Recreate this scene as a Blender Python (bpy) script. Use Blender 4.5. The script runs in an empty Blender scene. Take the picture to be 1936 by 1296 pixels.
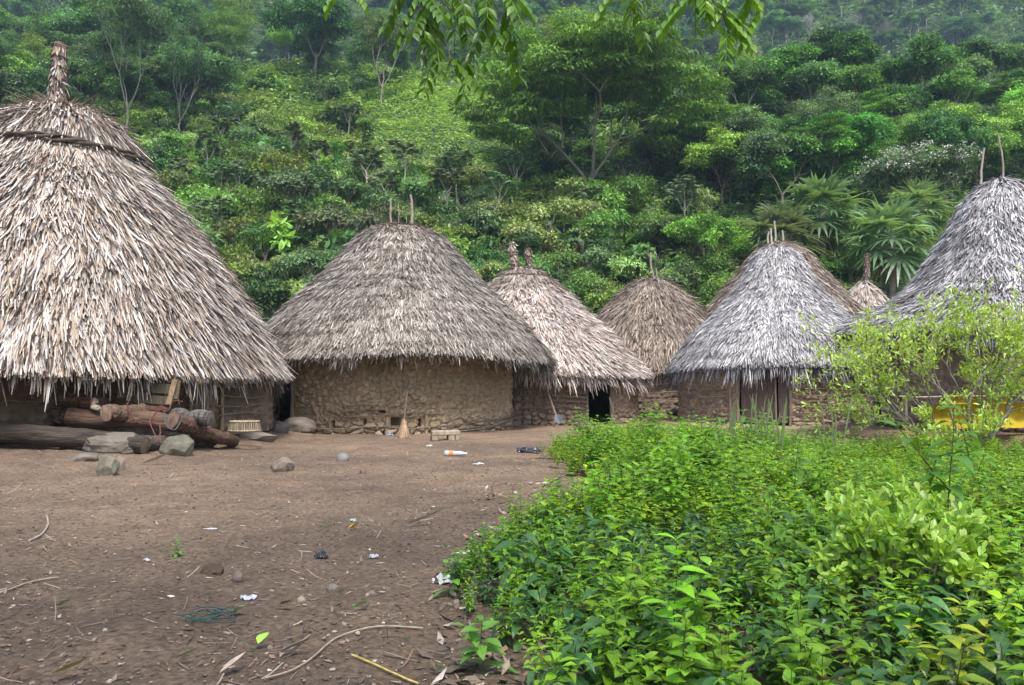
import bpy, bmesh, math, random
import numpy as np

# ------------------------------------------------------------------ camera
F = 1506.0; CXP, CYP = 968.0, 648.0; HORIZ = 730.0; EYE = 1.2; HAZE = 0.0004
TILT = math.atan((HORIZ - CYP) / F)
sc = bpy.context.scene
COL = sc.collection
cam_d = bpy.data.cameras.new("camera"); cam = bpy.data.objects.new("camera", cam_d); COL.objects.link(cam)
cam.location = (0, 0, EYE); cam.rotation_euler = (math.pi / 2 + TILT, 0, 0)
cam_d.sensor_width = 36.0; cam_d.lens = 36.0 * F / 1936.0
cam_d.clip_start = 0.05; cam_d.clip_end = 2000
sc.camera = cam

# ------------------------------------------------------------------ light
SUN_EL, SUN_AZ = math.radians(60), math.radians(163)    # azimuth measured from +Y towards +X
world = bpy.data.worlds.new("World"); sc.world = world; world.use_nodes = True
wn = world.node_tree; wn.nodes.clear()
sky = wn.nodes.new("ShaderNodeTexSky"); sky.sky_type = 'NISHITA'; sky.sun_disc = False
sky.sun_elevation = SUN_EL; sky.sun_rotation = SUN_AZ; sky.air_density = 1.0; sky.dust_density = 3.0; sky.ozone_density = 1.0
bg = wn.nodes.new("ShaderNodeBackground"); bg.inputs[1].default_value = 0.11
wo = wn.nodes.new("ShaderNodeOutputWorld")
wn.links.new(sky.outputs[0], bg.inputs[0]); wn.links.new(bg.outputs[0], wo.inputs[0])
sun_d = bpy.data.lights.new("sun", 'SUN'); sun_d.energy = 1.5; sun_d.angle = math.radians(11); sun_d.color = (1.0, 0.965, 0.91)
sun = bpy.data.objects.new("sun", sun_d); COL.objects.link(sun)
sun.rotation_euler = (math.pi / 2 - SUN_EL, 0, -SUN_AZ + math.pi)
sc.view_settings.view_transform = 'Standard'; sc.view_settings.look = 'None'
sc.view_settings.exposure = 1.55; sc.view_settings.gamma = 1.0
sc.render.engine = 'CYCLES'
cy = sc.cycles
cy.max_bounces = 5; cy.diffuse_bounces = 3; cy.glossy_bounces = 1; cy.transmission_bounces = 3; cy.transparent_max_bounces = 4
cy.volume_bounces = 0; cy.caustics_reflective = False; cy.caustics_refractive = False

rng = np.random.default_rng(7)
PI = math.pi

# ------------------------------------------------------------------ maths helpers
def norm(a): return a / np.maximum(np.linalg.norm(a, axis=-1, keepdims=True), 1e-9)
def ray(px, py):
    u = (px - CXP) / F; v = (CYP - py) / F
    return np.array([u, math.cos(TILT) - v * math.sin(TILT), math.sin(TILT) + v * math.cos(TILT)])
def at(px, py, y):
    d = ray(px, py); return np.array([0, 0, EYE]) + d * (y / d[1])
def _hash(i, j, s):
    n = (i.astype(np.int64) * 374761393 + j.astype(np.int64) * 668265263 + s * 974634777) & 0x7fffffff
    n = ((n ^ (n >> 13)) * 1274126177) & 0x7fffffff
    n = ((n ^ (n >> 16)) * 1103515245) & 0x7fffffff
    return (n & 0xffff) / 65535.0
def vnoise(x, y, s=0):
    x = np.asarray(x, float); y = np.asarray(y, float)
    i = np.floor(x); j = np.floor(y); fx = x - i; fy = y - j
    fx = fx * fx * (3 - 2 * fx); fy = fy * fy * (3 - 2 * fy)
    a = _hash(i, j, s); b = _hash(i + 1, j, s); c = _hash(i, j + 1, s); d = _hash(i + 1, j + 1, s)
    return (a * (1 - fx) + b * fx) * (1 - fy) + (c * (1 - fx) + d * fx) * fy
def fbm(x, y, oct=4, s=0):
    r = 0; a = 0.5; k = 1.0
    for o in range(oct):
        r = r + a * (vnoise(x * k, y * k, s + o * 17) - 0.5); a *= 0.5; k *= 2.03
    return r
def cells(x, y, s=0, jit=0.9):
    """distance to the border between two cells, and the id noise of the nearest"""
    x = np.asarray(x, float); y = np.asarray(y, float)
    i = np.floor(x); j = np.floor(y)
    f1 = np.full(x.shape, 9.0); f2 = np.full(x.shape, 9.0); idn = np.zeros(x.shape)
    for di in (-1, 0, 1):
        for dj in (-1, 0, 1):
            a = i + di; b = j + dj
            cx = a + 0.5 + jit * (_hash(a, b, s) - 0.5); cyy = b + 0.5 + jit * (_hash(a, b, s + 5) - 0.5)
            d = np.hypot(x - cx, y - cyy)
            near = d < f1
            f2 = np.where(near, f1, np.minimum(f2, d)); idn = np.where(near, _hash(a, b, s + 9), idn); f1 = np.where(near, d, f1)
    return f2 - f1, idn
def sstep(a, b, x):
    t = np.clip((x - a) / (b - a), 0, 1); return t * t * (3 - 2 * t)

def ground_h(x, y):
    x = np.asarray(x, float); y = np.asarray(y, float)
    z = 0.10 * fbm(x * 0.35, y * 0.35, 3, 3) * sstep(2, 6, y)
    z = z + 0.035 * fbm(x * 1.7, y * 1.7, 3, 8)
    rise = (1 - sstep(-6.6, -4.6, x)) * (0.16 * sstep(10, 13.4, y) + 0.15 * sstep(13.4, 18, y))
    return z + rise
def det_h(x, y): return .05 * fbm(x * 2.6, y * 2.6, 3, 70) + .035 * fbm(x * 6, y * 6, 4, 50) + .012 * np.abs(fbm(x * 14, y * 14, 2, 61))
def hill_h(x, y):
    x = np.asarray(x, float); y = np.asarray(y, float)
    a = x / np.maximum(y, 1)
    c = 128 - 34 * sstep(0.05, 0.28, a)
    yy = np.minimum(y, c)
    h = 0.62 * np.maximum(yy - 43, 0) + 0.9 * (sstep(36, 46, y)) - 1.0
    h = h - 0.12 * np.clip(y - c, 0, 60) * sstep(0, 12, y - c)
    h = h + 1.02 * np.maximum(y - 172 - 10 * fbm(x * 0.02, x * 0.02, 2, 4), 0)
    amp = sstep(44, 60, y)
    h = h + amp * 3.0 * fbm(x * 0.07, y * 0.07, 4, 21) + sstep(150, 200, y) * 16 * fbm(x * 0.018, y * 0.018, 3, 31)
    return h
def ground_at(px, py):
    d = ray(px, py); s = 2.0; o = np.array([0, 0, EYE]); prev = s
    while s < 60:
        p = o + d * s
        if p[2] < float(ground_h(p[0], p[1])): return np.array([p[0], p[1], float(ground_h(p[0], p[1]))])
        s += 0.02
    return o + d * 40
def hill_at(px, py):
    d = ray(px, py); s = np.arange(40, 420, 0.4)
    p = np.array([0, 0, EYE])[None] + d[None] * s[:, None]
    under = p[:, 2] < hill_h(p[:, 0], p[:, 1])
    k = int(np.argmax(under)) if under.any() else len(s) - 1
    return p[k]

# ------------------------------------------------------------------ mesh helpers
class MB:
    def __init__(s): s.V = []; s.Fs = []; s.C = []; s.n = 0
    def add(s, V, Fc, col=(0.5, 0.5, 0.5)):
        V = np.asarray(V, float).reshape(-1, 3); Fc = np.asarray(Fc, np.int64)
        c = np.asarray(col, float)
        if c.ndim == 1: c = np.repeat(c[None], len(V), 0)
        s.V.append(V); s.Fs.append(Fc + s.n); s.C.append(c); s.n += len(V); return s
    def join(s, o):
        for V, Fc, C in zip(o.V, o.Fs, o.C):
            pass
        s.V += o.V; s.C += o.C; s.Fs += [f + s.n for f in o.Fs]; s.n += o.n; return s
    def data(s, name, smooth=False):
        V = np.concatenate(s.V).astype(np.float32); C = np.concatenate(s.C).astype(np.float32)
        tot = np.concatenate([np.full(len(f), f.shape[1], np.int32) for f in s.Fs])
        idx = np.concatenate([f.ravel() for f in s.Fs]).astype(np.int32)
        me = bpy.data.meshes.new(name)
        me.vertices.add(len(V)); me.vertices.foreach_set("co", V.ravel())
        me.loops.add(len(idx)); me.loops.foreach_set("vertex_index", idx)
        st = np.zeros(len(tot), np.int32); st[1:] = np.cumsum(tot)[:-1]
        me.polygons.add(len(tot)); me.polygons.foreach_set("loop_start", st); me.polygons.foreach_set("loop_total", tot)
        ca = me.color_attributes.new("Col", 'FLOAT_COLOR', 'POINT')
        ca.data.foreach_set("color", np.concatenate([C, np.ones((len(C), 1), np.float32)], 1).ravel())
        me.polygons.foreach_set("use_smooth", np.full(len(tot), smooth, bool))
        me.update(calc_edges=True)
        return me
    def build(s, name, mat, parent=None, smooth=False):
        me = s.data(name, smooth); me.materials.append(mat)
        o = bpy.data.objects.new(name, me); COL.objects.link(o)
        if parent is not None: o.parent = parent
        return o

def grid_faces(nr, nc, wrap=False):
    i = np.arange(nr - 1)[:, None]; j = np.arange(nc if wrap else nc - 1)[None]
    j2 = (j + 1) % nc
    return np.stack([i * nc + j, i * nc + j2, (i + 1) * nc + j2, (i + 1) * nc + j], -1).reshape(-1, 4)

def blades(P, D, N, L, W, prof, bend=0.0, fold=0.0, grav=0.0):
    P = np.asarray(P, float); n = len(P); D = norm(np.asarray(D, float)); N = np.asarray(N, float)
    L = np.broadcast_to(np.asarray(L, float), (n,))[:, None, None]; W = np.broadcast_to(np.asarray(W, float), (n,))[:, None, None]
    bend = np.broadcast_to(np.asarray(bend, float), (n,))[:, None, None]; grav = np.broadcast_to(np.asarray(grav, float), (n,))[:, None, None]
    S = norm(np.cross(D, N)); N = np.cross(S, D)
    k = len(prof); t = np.linspace(0, 1, k)[None, :, None]; pr = np.asarray(prof)[None, :, None]
    C = P[:, None] + D[:, None] * L * t - N[:, None] * (bend * L) * t * t
    C[..., 2] -= (grav * L)[..., 0] * (t * t)[..., 0]
    h = S[:, None] * W * pr * 0.5
    if fold == 0:
        V = np.stack([C - h, C + h], 2); m = 2
    else:
        up = N[:, None] * W * pr * 0.5 * fold
        V = np.stack([C - h + up, C, C + h + up], 2); m = 3
    f = grid_faces(k, m)[None] + (np.arange(n) * k * m)[:, None, None]
    return V.reshape(-1, 3), f.reshape(-1, 4), k * m

def tube(pts, rad, n=6, cap=True):
    pts = np.asarray(pts, float); k = len(pts); rad = np.broadcast_to(np.asarray(rad, float), (k,))
    T = np.gradient(pts, axis=0); T = norm(T)
    ref = np.array([0, 0, 1.0]) if abs(T[0][2]) < 0.9 else np.array([1.0, 0, 0])
    A = norm(np.cross(T, ref)); B = np.cross(T, A)
    a = np.linspace(0, 2 * PI, n, endpoint=False)
    V = pts[:, None] + (A[:, None] * np.cos(a)[None, :, None] + B[:, None] * np.sin(a)[None, :, None]) * rad[:, None, None]
    V = V.reshape(-1, 3); Fc = grid_faces(k, n, True)
    return V, Fc
def add_tube(mb, pts, rad, n=6, col=(0.5, 0.5, 0.5), cap=True):
    V, Fc = tube(pts, rad, n); mb.add(V, Fc, col)
    if cap and n >= 4:
        k = len(pts)
        for r, rev in ((0, True), (k - 1, False)):
            c = V[r * n:(r + 1) * n]; vv = np.concatenate([c, c.mean(0)[None]])
            j = np.arange(n); t = np.stack([j, (j + 1) % n, np.full(n, n)], -1)
            mb.add(vv, t if not rev else t[:, ::-1], col)
def wob(p0, p1, k, amp, r=rng):
    p0 = np.asarray(p0, float); p1 = np.asarray(p1, float)
    t = np.linspace(0, 1, k)[:, None]; p = p0 + (p1 - p0) * t
    w = np.cumsum(r.normal(0, 1, (k, 3)), 0); w -= w[:1] + (w[-1:] - w[:1]) * t
    return p + w * amp
def box(mb, c, s, R=None, col=(0.5, 0.5, 0.5), bev=0.0):
    c = np.asarray(c, float); h = np.asarray(s, float) / 2
    if bev > 0:
        V = []
        for sx in (-1, 1):
            for sy in (-1, 1):
                for sz in (-1, 1):
                    sg = np.array([sx, sy, sz])
                    for ax in range(3):
                        v = sg * (h - bev); v[ax] = sg[ax] * h[ax]; V.append(v)
        V = np.array(V, float)
        bm = bmesh.new(); vs = [bm.verts.new(v) for v in V]
        bmesh.ops.convex_hull(bm, input=vs); bm.verts.index_update()
        V = np.array([v.co[:] for v in bm.verts]); Fc = np.array([[v.index for v in f.verts] for f in bm.faces if len(f.verts) == 3]); bm.free()
    else:
        V = np.array([[x, y, z] for x in (-1, 1) for y in (-1, 1) for z in (-1, 1)], float) * h
        Fc = np.array([[0, 1, 3, 2], [4, 6, 7, 5], [0, 4, 5, 1], [2, 3, 7, 6], [0, 2, 6, 4], [1, 5, 7, 3]])
    if R is not None: V = V @ np.asarray(R).T
    mb.add(V + c, Fc, col)
def rotz(a): return np.array([[math.cos(a), -math.sin(a), 0], [math.sin(a), math.cos(a), 0], [0, 0, 1.0]])
def rotx(a): return np.array([[1.0, 0, 0], [0, math.cos(a), -math.sin(a)], [0, math.sin(a), math.cos(a)]])
def roty(a): return np.array([[math.cos(a), 0, math.sin(a)], [0, 1.0, 0], [-math.sin(a), 0, math.cos(a)]])
_ico = {}
def ico(n):
    if n not in _ico:
        bm = bmesh.new(); bmesh.ops.create_icosphere(bm, subdivisions=n, radius=1.0); bm.verts.index_update()
        _ico[n] = (np.array([v.co[:] for v in bm.verts]), np.array([[v.index for v in f.verts] for f in bm.faces])); bm.free()
    return _ico[n]
def sn3(V, f, s):
    r = np.random.default_rng(s); o = 0
    for k in range(4):
        d = norm(r.normal(0, 1, 3)); o = o + np.sin(V @ d * f * (1 + k * 0.7) + r.uniform(0, 6)) / (1 + k)
    return o
def rock_mb(size, seed, n=4, cuts=14, rough=0.03, cut=0.75, layered=0.0):
    r = np.random.default_rng(seed); V, Fc = ico(n); V = V.copy()
    for k in range(cuts):
        d = norm(r.normal(0, 1, 3)); lim = r.uniform(cut, 0.97); e = V @ d - lim
        V = V - np.maximum(e, 0)[:, None] * d * 0.95
    V = V * (1 + rough * sn3(V, 5, seed)[:, None] + rough * 0.5 * sn3(V, 14, seed + 1)[:, None])
    if layered: V[:, :2] *= (1 + layered * np.sign(np.sin(V[:, 2:3] * 16 + V[:, :1] * 2)))
    mb = MB(); mb.add(V * np.asarray(size), Fc, (0.5, 0.5, 0.5)); return mb

# ------------------------------------------------------------------ object helpers
def tag(o, label=None, cat=None, group=None, kind=None):
    if label: o['label'] = label
    if cat: o['category'] = cat
    if group: o['group'] = group
    if kind: o['kind'] = kind
    return o
def thing(name, label, cat, loc=(0, 0, 0), group=None):
    o = bpy.data.objects.new(name, None); COL.objects.link(o); o.empty_display_size = 0.3
    o.location = tuple(float(v) for v in loc); return tag(o, label, cat, group)
def copy_tree(o, parent=None):
    c = o.copy(); COL.objects.link(c); c.parent = parent
    for ch in list(o.children): copy_tree(ch, c)
    return c

# ------------------------------------------------------------------ materials
def mat(name, build):
    m = bpy.data.materials.new(name); m.use_nodes = True; nt = m.node_tree; nt.nodes.clear()
    out = nt.nodes.new("ShaderNodeOutputMaterial"); N = lambda t: nt.nodes.new(t); Lk = nt.links.new
    Lk(build(nt, N, Lk), out.inputs[0]); return m
def colattr(nt, N, Lk, tint=True):
    a = N("ShaderNodeAttribute"); a.attribute_name = "Col"
    if not tint: return a.outputs["Color"]
    oi = N("ShaderNodeObjectInfo"); mx = N("ShaderNodeMix"); mx.data_type = 'RGBA'; mx.blend_type = 'MULTIPLY'; mx.inputs[0].default_value = 1
    Lk(a.outputs["Color"], mx.inputs[6]); Lk(oi.outputs["Color"], mx.inputs[7]); return mx.outputs[2]
def noisemul(nt, N, Lk, c, scale, lo, hi, detail=4, stretch=None):
    tc = N("ShaderNodeTexCoord"); mp = N("ShaderNodeMapping")
    if stretch: mp.inputs["Scale"].default_value = stretch
    Lk(tc.outputs["Object"], mp.inputs[0])
    n = N("ShaderNodeTexNoise"); n.inputs["Scale"].default_value = scale; n.inputs["Detail"].default_value = detail; Lk(mp.outputs[0], n.inputs["Vector"])
    mr = N("ShaderNodeMapRange"); mr.inputs[1].default_value = 0.3; mr.inputs[2].default_value = 0.7; mr.inputs[3].default_value = lo; mr.inputs[4].default_value = hi
    Lk(n.outputs[0], mr.inputs[0])
    vm = N("ShaderNodeVectorMath"); vm.operation = 'SCALE'; Lk(c, vm.inputs[0]); Lk(mr.outputs[0], vm.inputs["Scale"]); return vm.outputs[0], n
def leafmat(name, rough=0.5, trans=0.35, ttint=(1.3, 1.25, 0.5), spec=0.5):
    def b(nt, N, Lk):
        c = colattr(nt, N, Lk)
        p = N("ShaderNodeBsdfPrincipled"); p.inputs["Roughness"].default_value = rough; p.inputs["Specular IOR Level"].default_value = spec; Lk(c, p.inputs["Base Color"])
        t = N("ShaderNodeBsdfTranslucent"); vm = N("ShaderNodeVectorMath"); vm.operation = 'MULTIPLY'; vm.inputs[1].default_value = ttint
        Lk(c, vm.inputs[0]); Lk(vm.outputs[0], t.inputs[0])
        mx = N("ShaderNodeMixShader"); mx.inputs[0].default_value = trans; Lk(p.outputs[0], mx.inputs[1]); Lk(t.outputs[0], mx.inputs[2]); return mx.outputs[0]
    return mat(name, b)
def vcmat(name, rough=0.85, scale=8, lo=0.75, hi=1.25, bump=0.0, bscale=40, stretch=None, spec=0.3, detail=5):
    def b(nt, N, Lk):
        c, n = noisemul(nt, N, Lk, colattr(nt, N, Lk), scale, lo, hi, detail, stretch)
        p = N("ShaderNodeBsdfPrincipled"); p.inputs["Roughness"].default_value = rough; p.inputs["Specular IOR Level"].default_value = spec; Lk(c, p.inputs["Base Color"])
        if bump:
            mp = N("ShaderNodeMapping"); tc = N("ShaderNodeTexCoord"); Lk(tc.outputs["Object"], mp.inputs[0])
            if stretch: mp.inputs["Scale"].default_value = stretch
            n2 = N("ShaderNodeTexNoise"); n2.inputs["Scale"].default_value = bscale; n2.inputs["Detail"].default_value = 6; Lk(mp.outputs[0], n2.inputs["Vector"])
            bp = N("ShaderNodeBump"); bp.inputs["Strength"].default_value = 1.0; bp.inputs["Distance"].default_value = bump
            Lk(n2.outputs[0], bp.inputs["Height"]); Lk(bp.outputs[0], p.inputs["Normal"])
        return p.outputs[0]
    return mat(name, b)
M = {}
M['leaf'] = leafmat("leaf", 0.45, 0.35)
M['leaf_gloss'] = leafmat("glossy leaf", 0.36, 0.42, spec=0.6)
M['far_leaf'] = leafmat("forest leaf", 0.6, 0.3, spec=0.3)
M['thatch'] = vcmat("thatch", 0.75, 3.0, 0.85, 1.15, spec=0.25)
M['mud'] = vcmat("mud wall", 0.95, 9, 0.75, 1.2, bump=0.012, bscale=35)
M['wood'] = vcmat("weathered wood", 0.85, 4, 0.65, 1.3, bump=0.006, bscale=12, stretch=(6, 6, 1))
M['bark'] = vcmat("bark", 0.9, 5, 0.6, 1.3, bump=0.02, bscale=14)
M['log'] = vcmat("peeled log", 0.8, 5, 0.45, 1.4, bump=0.035, bscale=7, stretch=(0.5, 4, 4))
M['stone'] = vcmat("stone", 0.9, 5, 0.7, 1.25, bump=0.012, bscale=16)
M['plain'] = vcmat("dull surface", 0.7, 10, 0.9, 1.1)
M['plastic'] = vcmat("plastic", 0.3, 10, 0.95, 1.05, spec=0.5)
M['litter'] = vcmat("dry leaf", 0.8, 20, 0.8, 1.2)
M['rope'] = vcmat("rope", 0.8, 30, 0.7, 1.2)

def soil(nt, N, Lk):
    tc = N("ShaderNodeTexCoord")
    def ns(scale, detail, rough=0.6):
        n = N("ShaderNodeTexNoise"); n.inputs["Scale"].default_value = scale; n.inputs["Detail"].default_value = detail; n.inputs["Roughness"].default_value = rough
        Lk(tc.outputs["Object"], n.inputs["Vector"]); return n
    big = ns(0.35, 5); mid = ns(2.3, 6); fine = ns(28, 8, 0.7); grit = ns(120, 4, 0.8)
    r1 = N("ShaderNodeValToRGB"); r1.color_ramp.elements[0].position = 0.38; r1.color_ramp.elements[1].position = 0.62
    r1.color_ramp.elements[0].color = (0.185, 0.142, 0.107, 1); r1.color_ramp.elements[1].color = (0.30, 0.227, 0.163, 1); Lk(big.outputs[0], r1.inputs[0])
    r2 = N("ShaderNodeValToRGB"); r2.color_ramp.elements[0].position = 0.35; r2.color_ramp.elements[1].position = 0.68
    r2.color_ramp.elements[0].color = (0.78, 0.76, 0.75, 1); r2.color_ramp.elements[1].color = (1.08, 1.05, 1.02, 1); Lk(mid.outputs[0], r2.inputs[0])
    r3 = N("ShaderNodeValToRGB"); r3.color_ramp.elements[0].position = 0.36; r3.color_ramp.elements[1].position = 0.66
    r3.color_ramp.elements[0].color = (0.5, 0.48, 0.47, 1); r3.color_ramp.elements[1].color = (1.4, 1.36, 1.3, 1); Lk(fine.outputs[0], r3.inputs[0])
    def mul(a, b):
        m = N("ShaderNodeMix"); m.data_type = 'RGBA'; m.blend_type = 'MULTIPLY'; m.inputs[0].default_value = 1; Lk(a, m.inputs[6]); Lk(b, m.inputs[7]); return m.outputs[2]
    c = mul(mul(r1.outputs[0], r2.outputs[0]), r3.outputs[0])
    p = N("ShaderNodeBsdfPrincipled"); p.inputs["Roughness"].default_value = 0.95; p.inputs["Specular IOR Level"].default_value = 0.2; Lk(c, p.inputs["Base Color"])
    ad = N("ShaderNodeMath"); ad.operation = 'MULTIPLY_ADD'; Lk(fine.outputs[0], ad.inputs[0]); ad.inputs[1].default_value = 1.0; Lk(grit.outputs[0], ad.inputs[2])
    bp = N("ShaderNodeBump"); bp.inputs["Distance"].default_value = 0.02; Lk(ad.outputs[0], bp.inputs["Height"]); Lk(bp.outputs[0], p.inputs["Normal"])
    return p.outputs[0]
M['soil'] = mat("soil", soil)
def hillmat(nt, N, Lk):
    tc = N("ShaderNodeTexCoord"); n = N("ShaderNodeTexNoise"); n.inputs["Scale"].default_value = 0.25; n.inputs["Detail"].default_value = 8; Lk(tc.outputs["Object"], n.inputs["Vector"])
    r = N("ShaderNodeValToRGB"); r.color_ramp.elements[0].position = 0.35; r.color_ramp.elements[1].position = 0.65
    r.color_ramp.elements[0].color = (0.02, 0.038, 0.014, 1); r.color_ramp.elements[1].color = (0.05, 0.085, 0.025, 1); Lk(n.outputs[0], r.inputs[0])
    p = N("ShaderNodeBsdfPrincipled"); p.inputs["Roughness"].default_value = 1; Lk(r.outputs[0], p.inputs["Base Color"]); return p.outputs[0]
M['hill'] = mat("hillside cover", hillmat)

# ------------------------------------------------------------------ ground and hillside
def axis(lo_far, lo, hi, hi_far, step, far_n):
    core = np.arange(lo, hi, step)
    g = np.geomspace(1, 60, far_n); g = (g - 1) / 59
    return np.concatenate([lo - (lo - lo_far) * g[::-1][:-1], core, hi + (hi_far - hi) * g[1:]])
gx = axis(-90, -9, 10, 90, 0.055, 40); gy = np.concatenate([np.linspace(-40, 1.9, 30), np.arange(2, 16, 0.05), np.arange(16, 26, 0.12), np.linspace(26, 46, 30)])
X, Y = np.meshgrid(gx, gy)
Z = ground_h(X, Y)
det = sstep(-10, -9, X) * (1 - sstep(9, 10, X)) * (1 - sstep(20, 25, Y)) * sstep(0, 2, Y)
cl, _ = cells(X * 5, Y * 5, 3)
Z += det * (0.05 * fbm(X * 2.6, Y * 2.6, 3, 70) + 0.035 * fbm(X * 6, Y * 6, 4, 50) + 0.012 * np.abs(fbm(X * 14, Y * 14, 2, 61)))
Z -= 0.6 * sstep(42, 46, Y)
gmb = MB(); gmb.add(np.stack([X, Y, Z], -1).reshape(-1, 3), grid_faces(len(gy), len(gx)))
tag(gmb.build("ground", M['soil'], smooth=True), "brown trodden earth yard littered with leaves and twigs", "ground", kind="structure")
hx = np.linspace(-260, 260, 210); hy = np.concatenate([np.linspace(38, 140, 110), np.linspace(143, 345, 70)])
X, Y = np.meshgrid(hx, hy); Z = hill_h(X, Y)
hm = MB(); hm.add(np.stack([X, Y, Z], -1).reshape(-1, 3), grid_faces(len(hy), len(hx)))
tag(hm.build("hillside", M['hill'], smooth=True), "steep jungle covered hillside rising behind the village", "hillside", kind="structure")

# ------------------------------------------------------------------ huts
def pal(n, entries, r):
    """entries: (rgb, weight, jitter)"""
    w = np.array([e[1] for e in entries], float); w /= w.sum()
    k = r.choice(len(entries), n, p=w); c = np.array([e[0] for e in entries])[k]
    return np.clip(c * r.normal(1, 0.16, (n, 1)), 0.01, 0.85)
PALE = [((.50, .445, .395), 5), ((.42, .365, .31), 5), ((.32, .25, .19), 2.4), ((.18, .125, .09), 2.0), ((.36, .34, .32), 2), ((.07, .055, .045), 1.4)]
GREY = [((.35, .315, .275), 4), ((.26, .23, .195), 5), ((.17, .143, .117), 3), ((.09, .075, .062), 2.2), ((.44, .40, .355), 1.5)]
LIGHT = [((.60, .54, .49), 6), ((.47, .40, .35), 3), ((.36, .25, .20), 1.8), ((.19, .13, .10), 1.2)]
SILVER = [((.46, .445, .445), 5), ((.34, .325, .325), 5), ((.19, .178, .178), 3), ((.60, .585, .585), 2.4), ((.08, .073, .073), 1.3)]
BROWN = [((.32, .265, .21), 4), ((.235, .185, .14), 4), ((.14, .10, .078), 3), ((.42, .37, .31), 1.5), ((.07, .055, .045), 1.2)]
STRIP = [0.8, 1.0, 1.0, 0.5]

class Hut: pass
def face_theta(h): return math.atan2(-h.cy, -h.cx)
def profile(h, pts):
    r = []; z = []
    for hp, y in pts:
        r.append(hp / F * h.D * 0.985 / math.hypot(1, (h.px - CXP) / F) if hp > 0 else 0.0); z.append(at(h.px, y, h.D)[2])
    r = np.array(r); z = np.array(z)
    # resample smoothly by arc length
    s = np.concatenate([[0], np.cumsum(np.hypot(np.diff(r), np.diff(z)))])
    ss = np.linspace(0, s[-1], 80); rr = np.interp(ss, s, r); zz = np.interp(ss, s, z)
    k = np.ones(7) / 7
    rp = np.concatenate([rr[:1].repeat(3) , rr, rr[-1:] + np.arange(1, 4) * (rr[-1] - rr[-2])]); zp = np.concatenate([zz[:1].repeat(3), zz, zz[-1:] + np.arange(1, 4) * (zz[-1] - zz[-2])])
    h.s = ss; h.r = np.convolve(rp, k, 'valid'); h.z = np.convolve(zp, k, 'valid'); h.r[0] = 0.0
def surf(h, s, th):
    r = np.interp(s, h.s, h.r); z = np.interp(s, h.s, h.z)
    e = 0.03 * h.s[-1]
    dr = np.interp(s + e, h.s, h.r) - np.interp(s - e, h.s, h.r); dz = np.interp(s + e, h.s, h.z) - np.interp(s - e, h.s, h.z)
    l = np.hypot(dr, dz) + 1e-9; dr = dr / l; dz = dz / l
    lump = 1 + 0.035 * fbm(np.cos(th) * 3 + s * 1.3 + 9, np.sin(th) * 3 + h.seed, 3, h.seed) * 2
    r = r * lump
    # how low the eave hangs varies round the hut
    drop = -h.sag * (vnoise(th * 1.6 + 5, np.full_like(th, h.seed * 1.7), 3) - 0.5) * sstep(0.55, 1.0, s / h.s[-1])
    if h.tilt: drop = drop + h.tilt[0] * np.cos(th - h.tilt[1]) * sstep(0.4, 1.0, s / h.s[-1])
    ct, st = np.cos(th), np.sin(th)
    P = np.stack([h.cx + r * ct, h.cy + r * st, z + drop], -1)
    T = np.stack([dr * ct, dr * st, dz], -1); Nn = np.stack([-dz * ct, -dz * st, dr], -1); A = np.stack([-st, ct, 0 * ct], -1)
    return P, T, Nn, A
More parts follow.
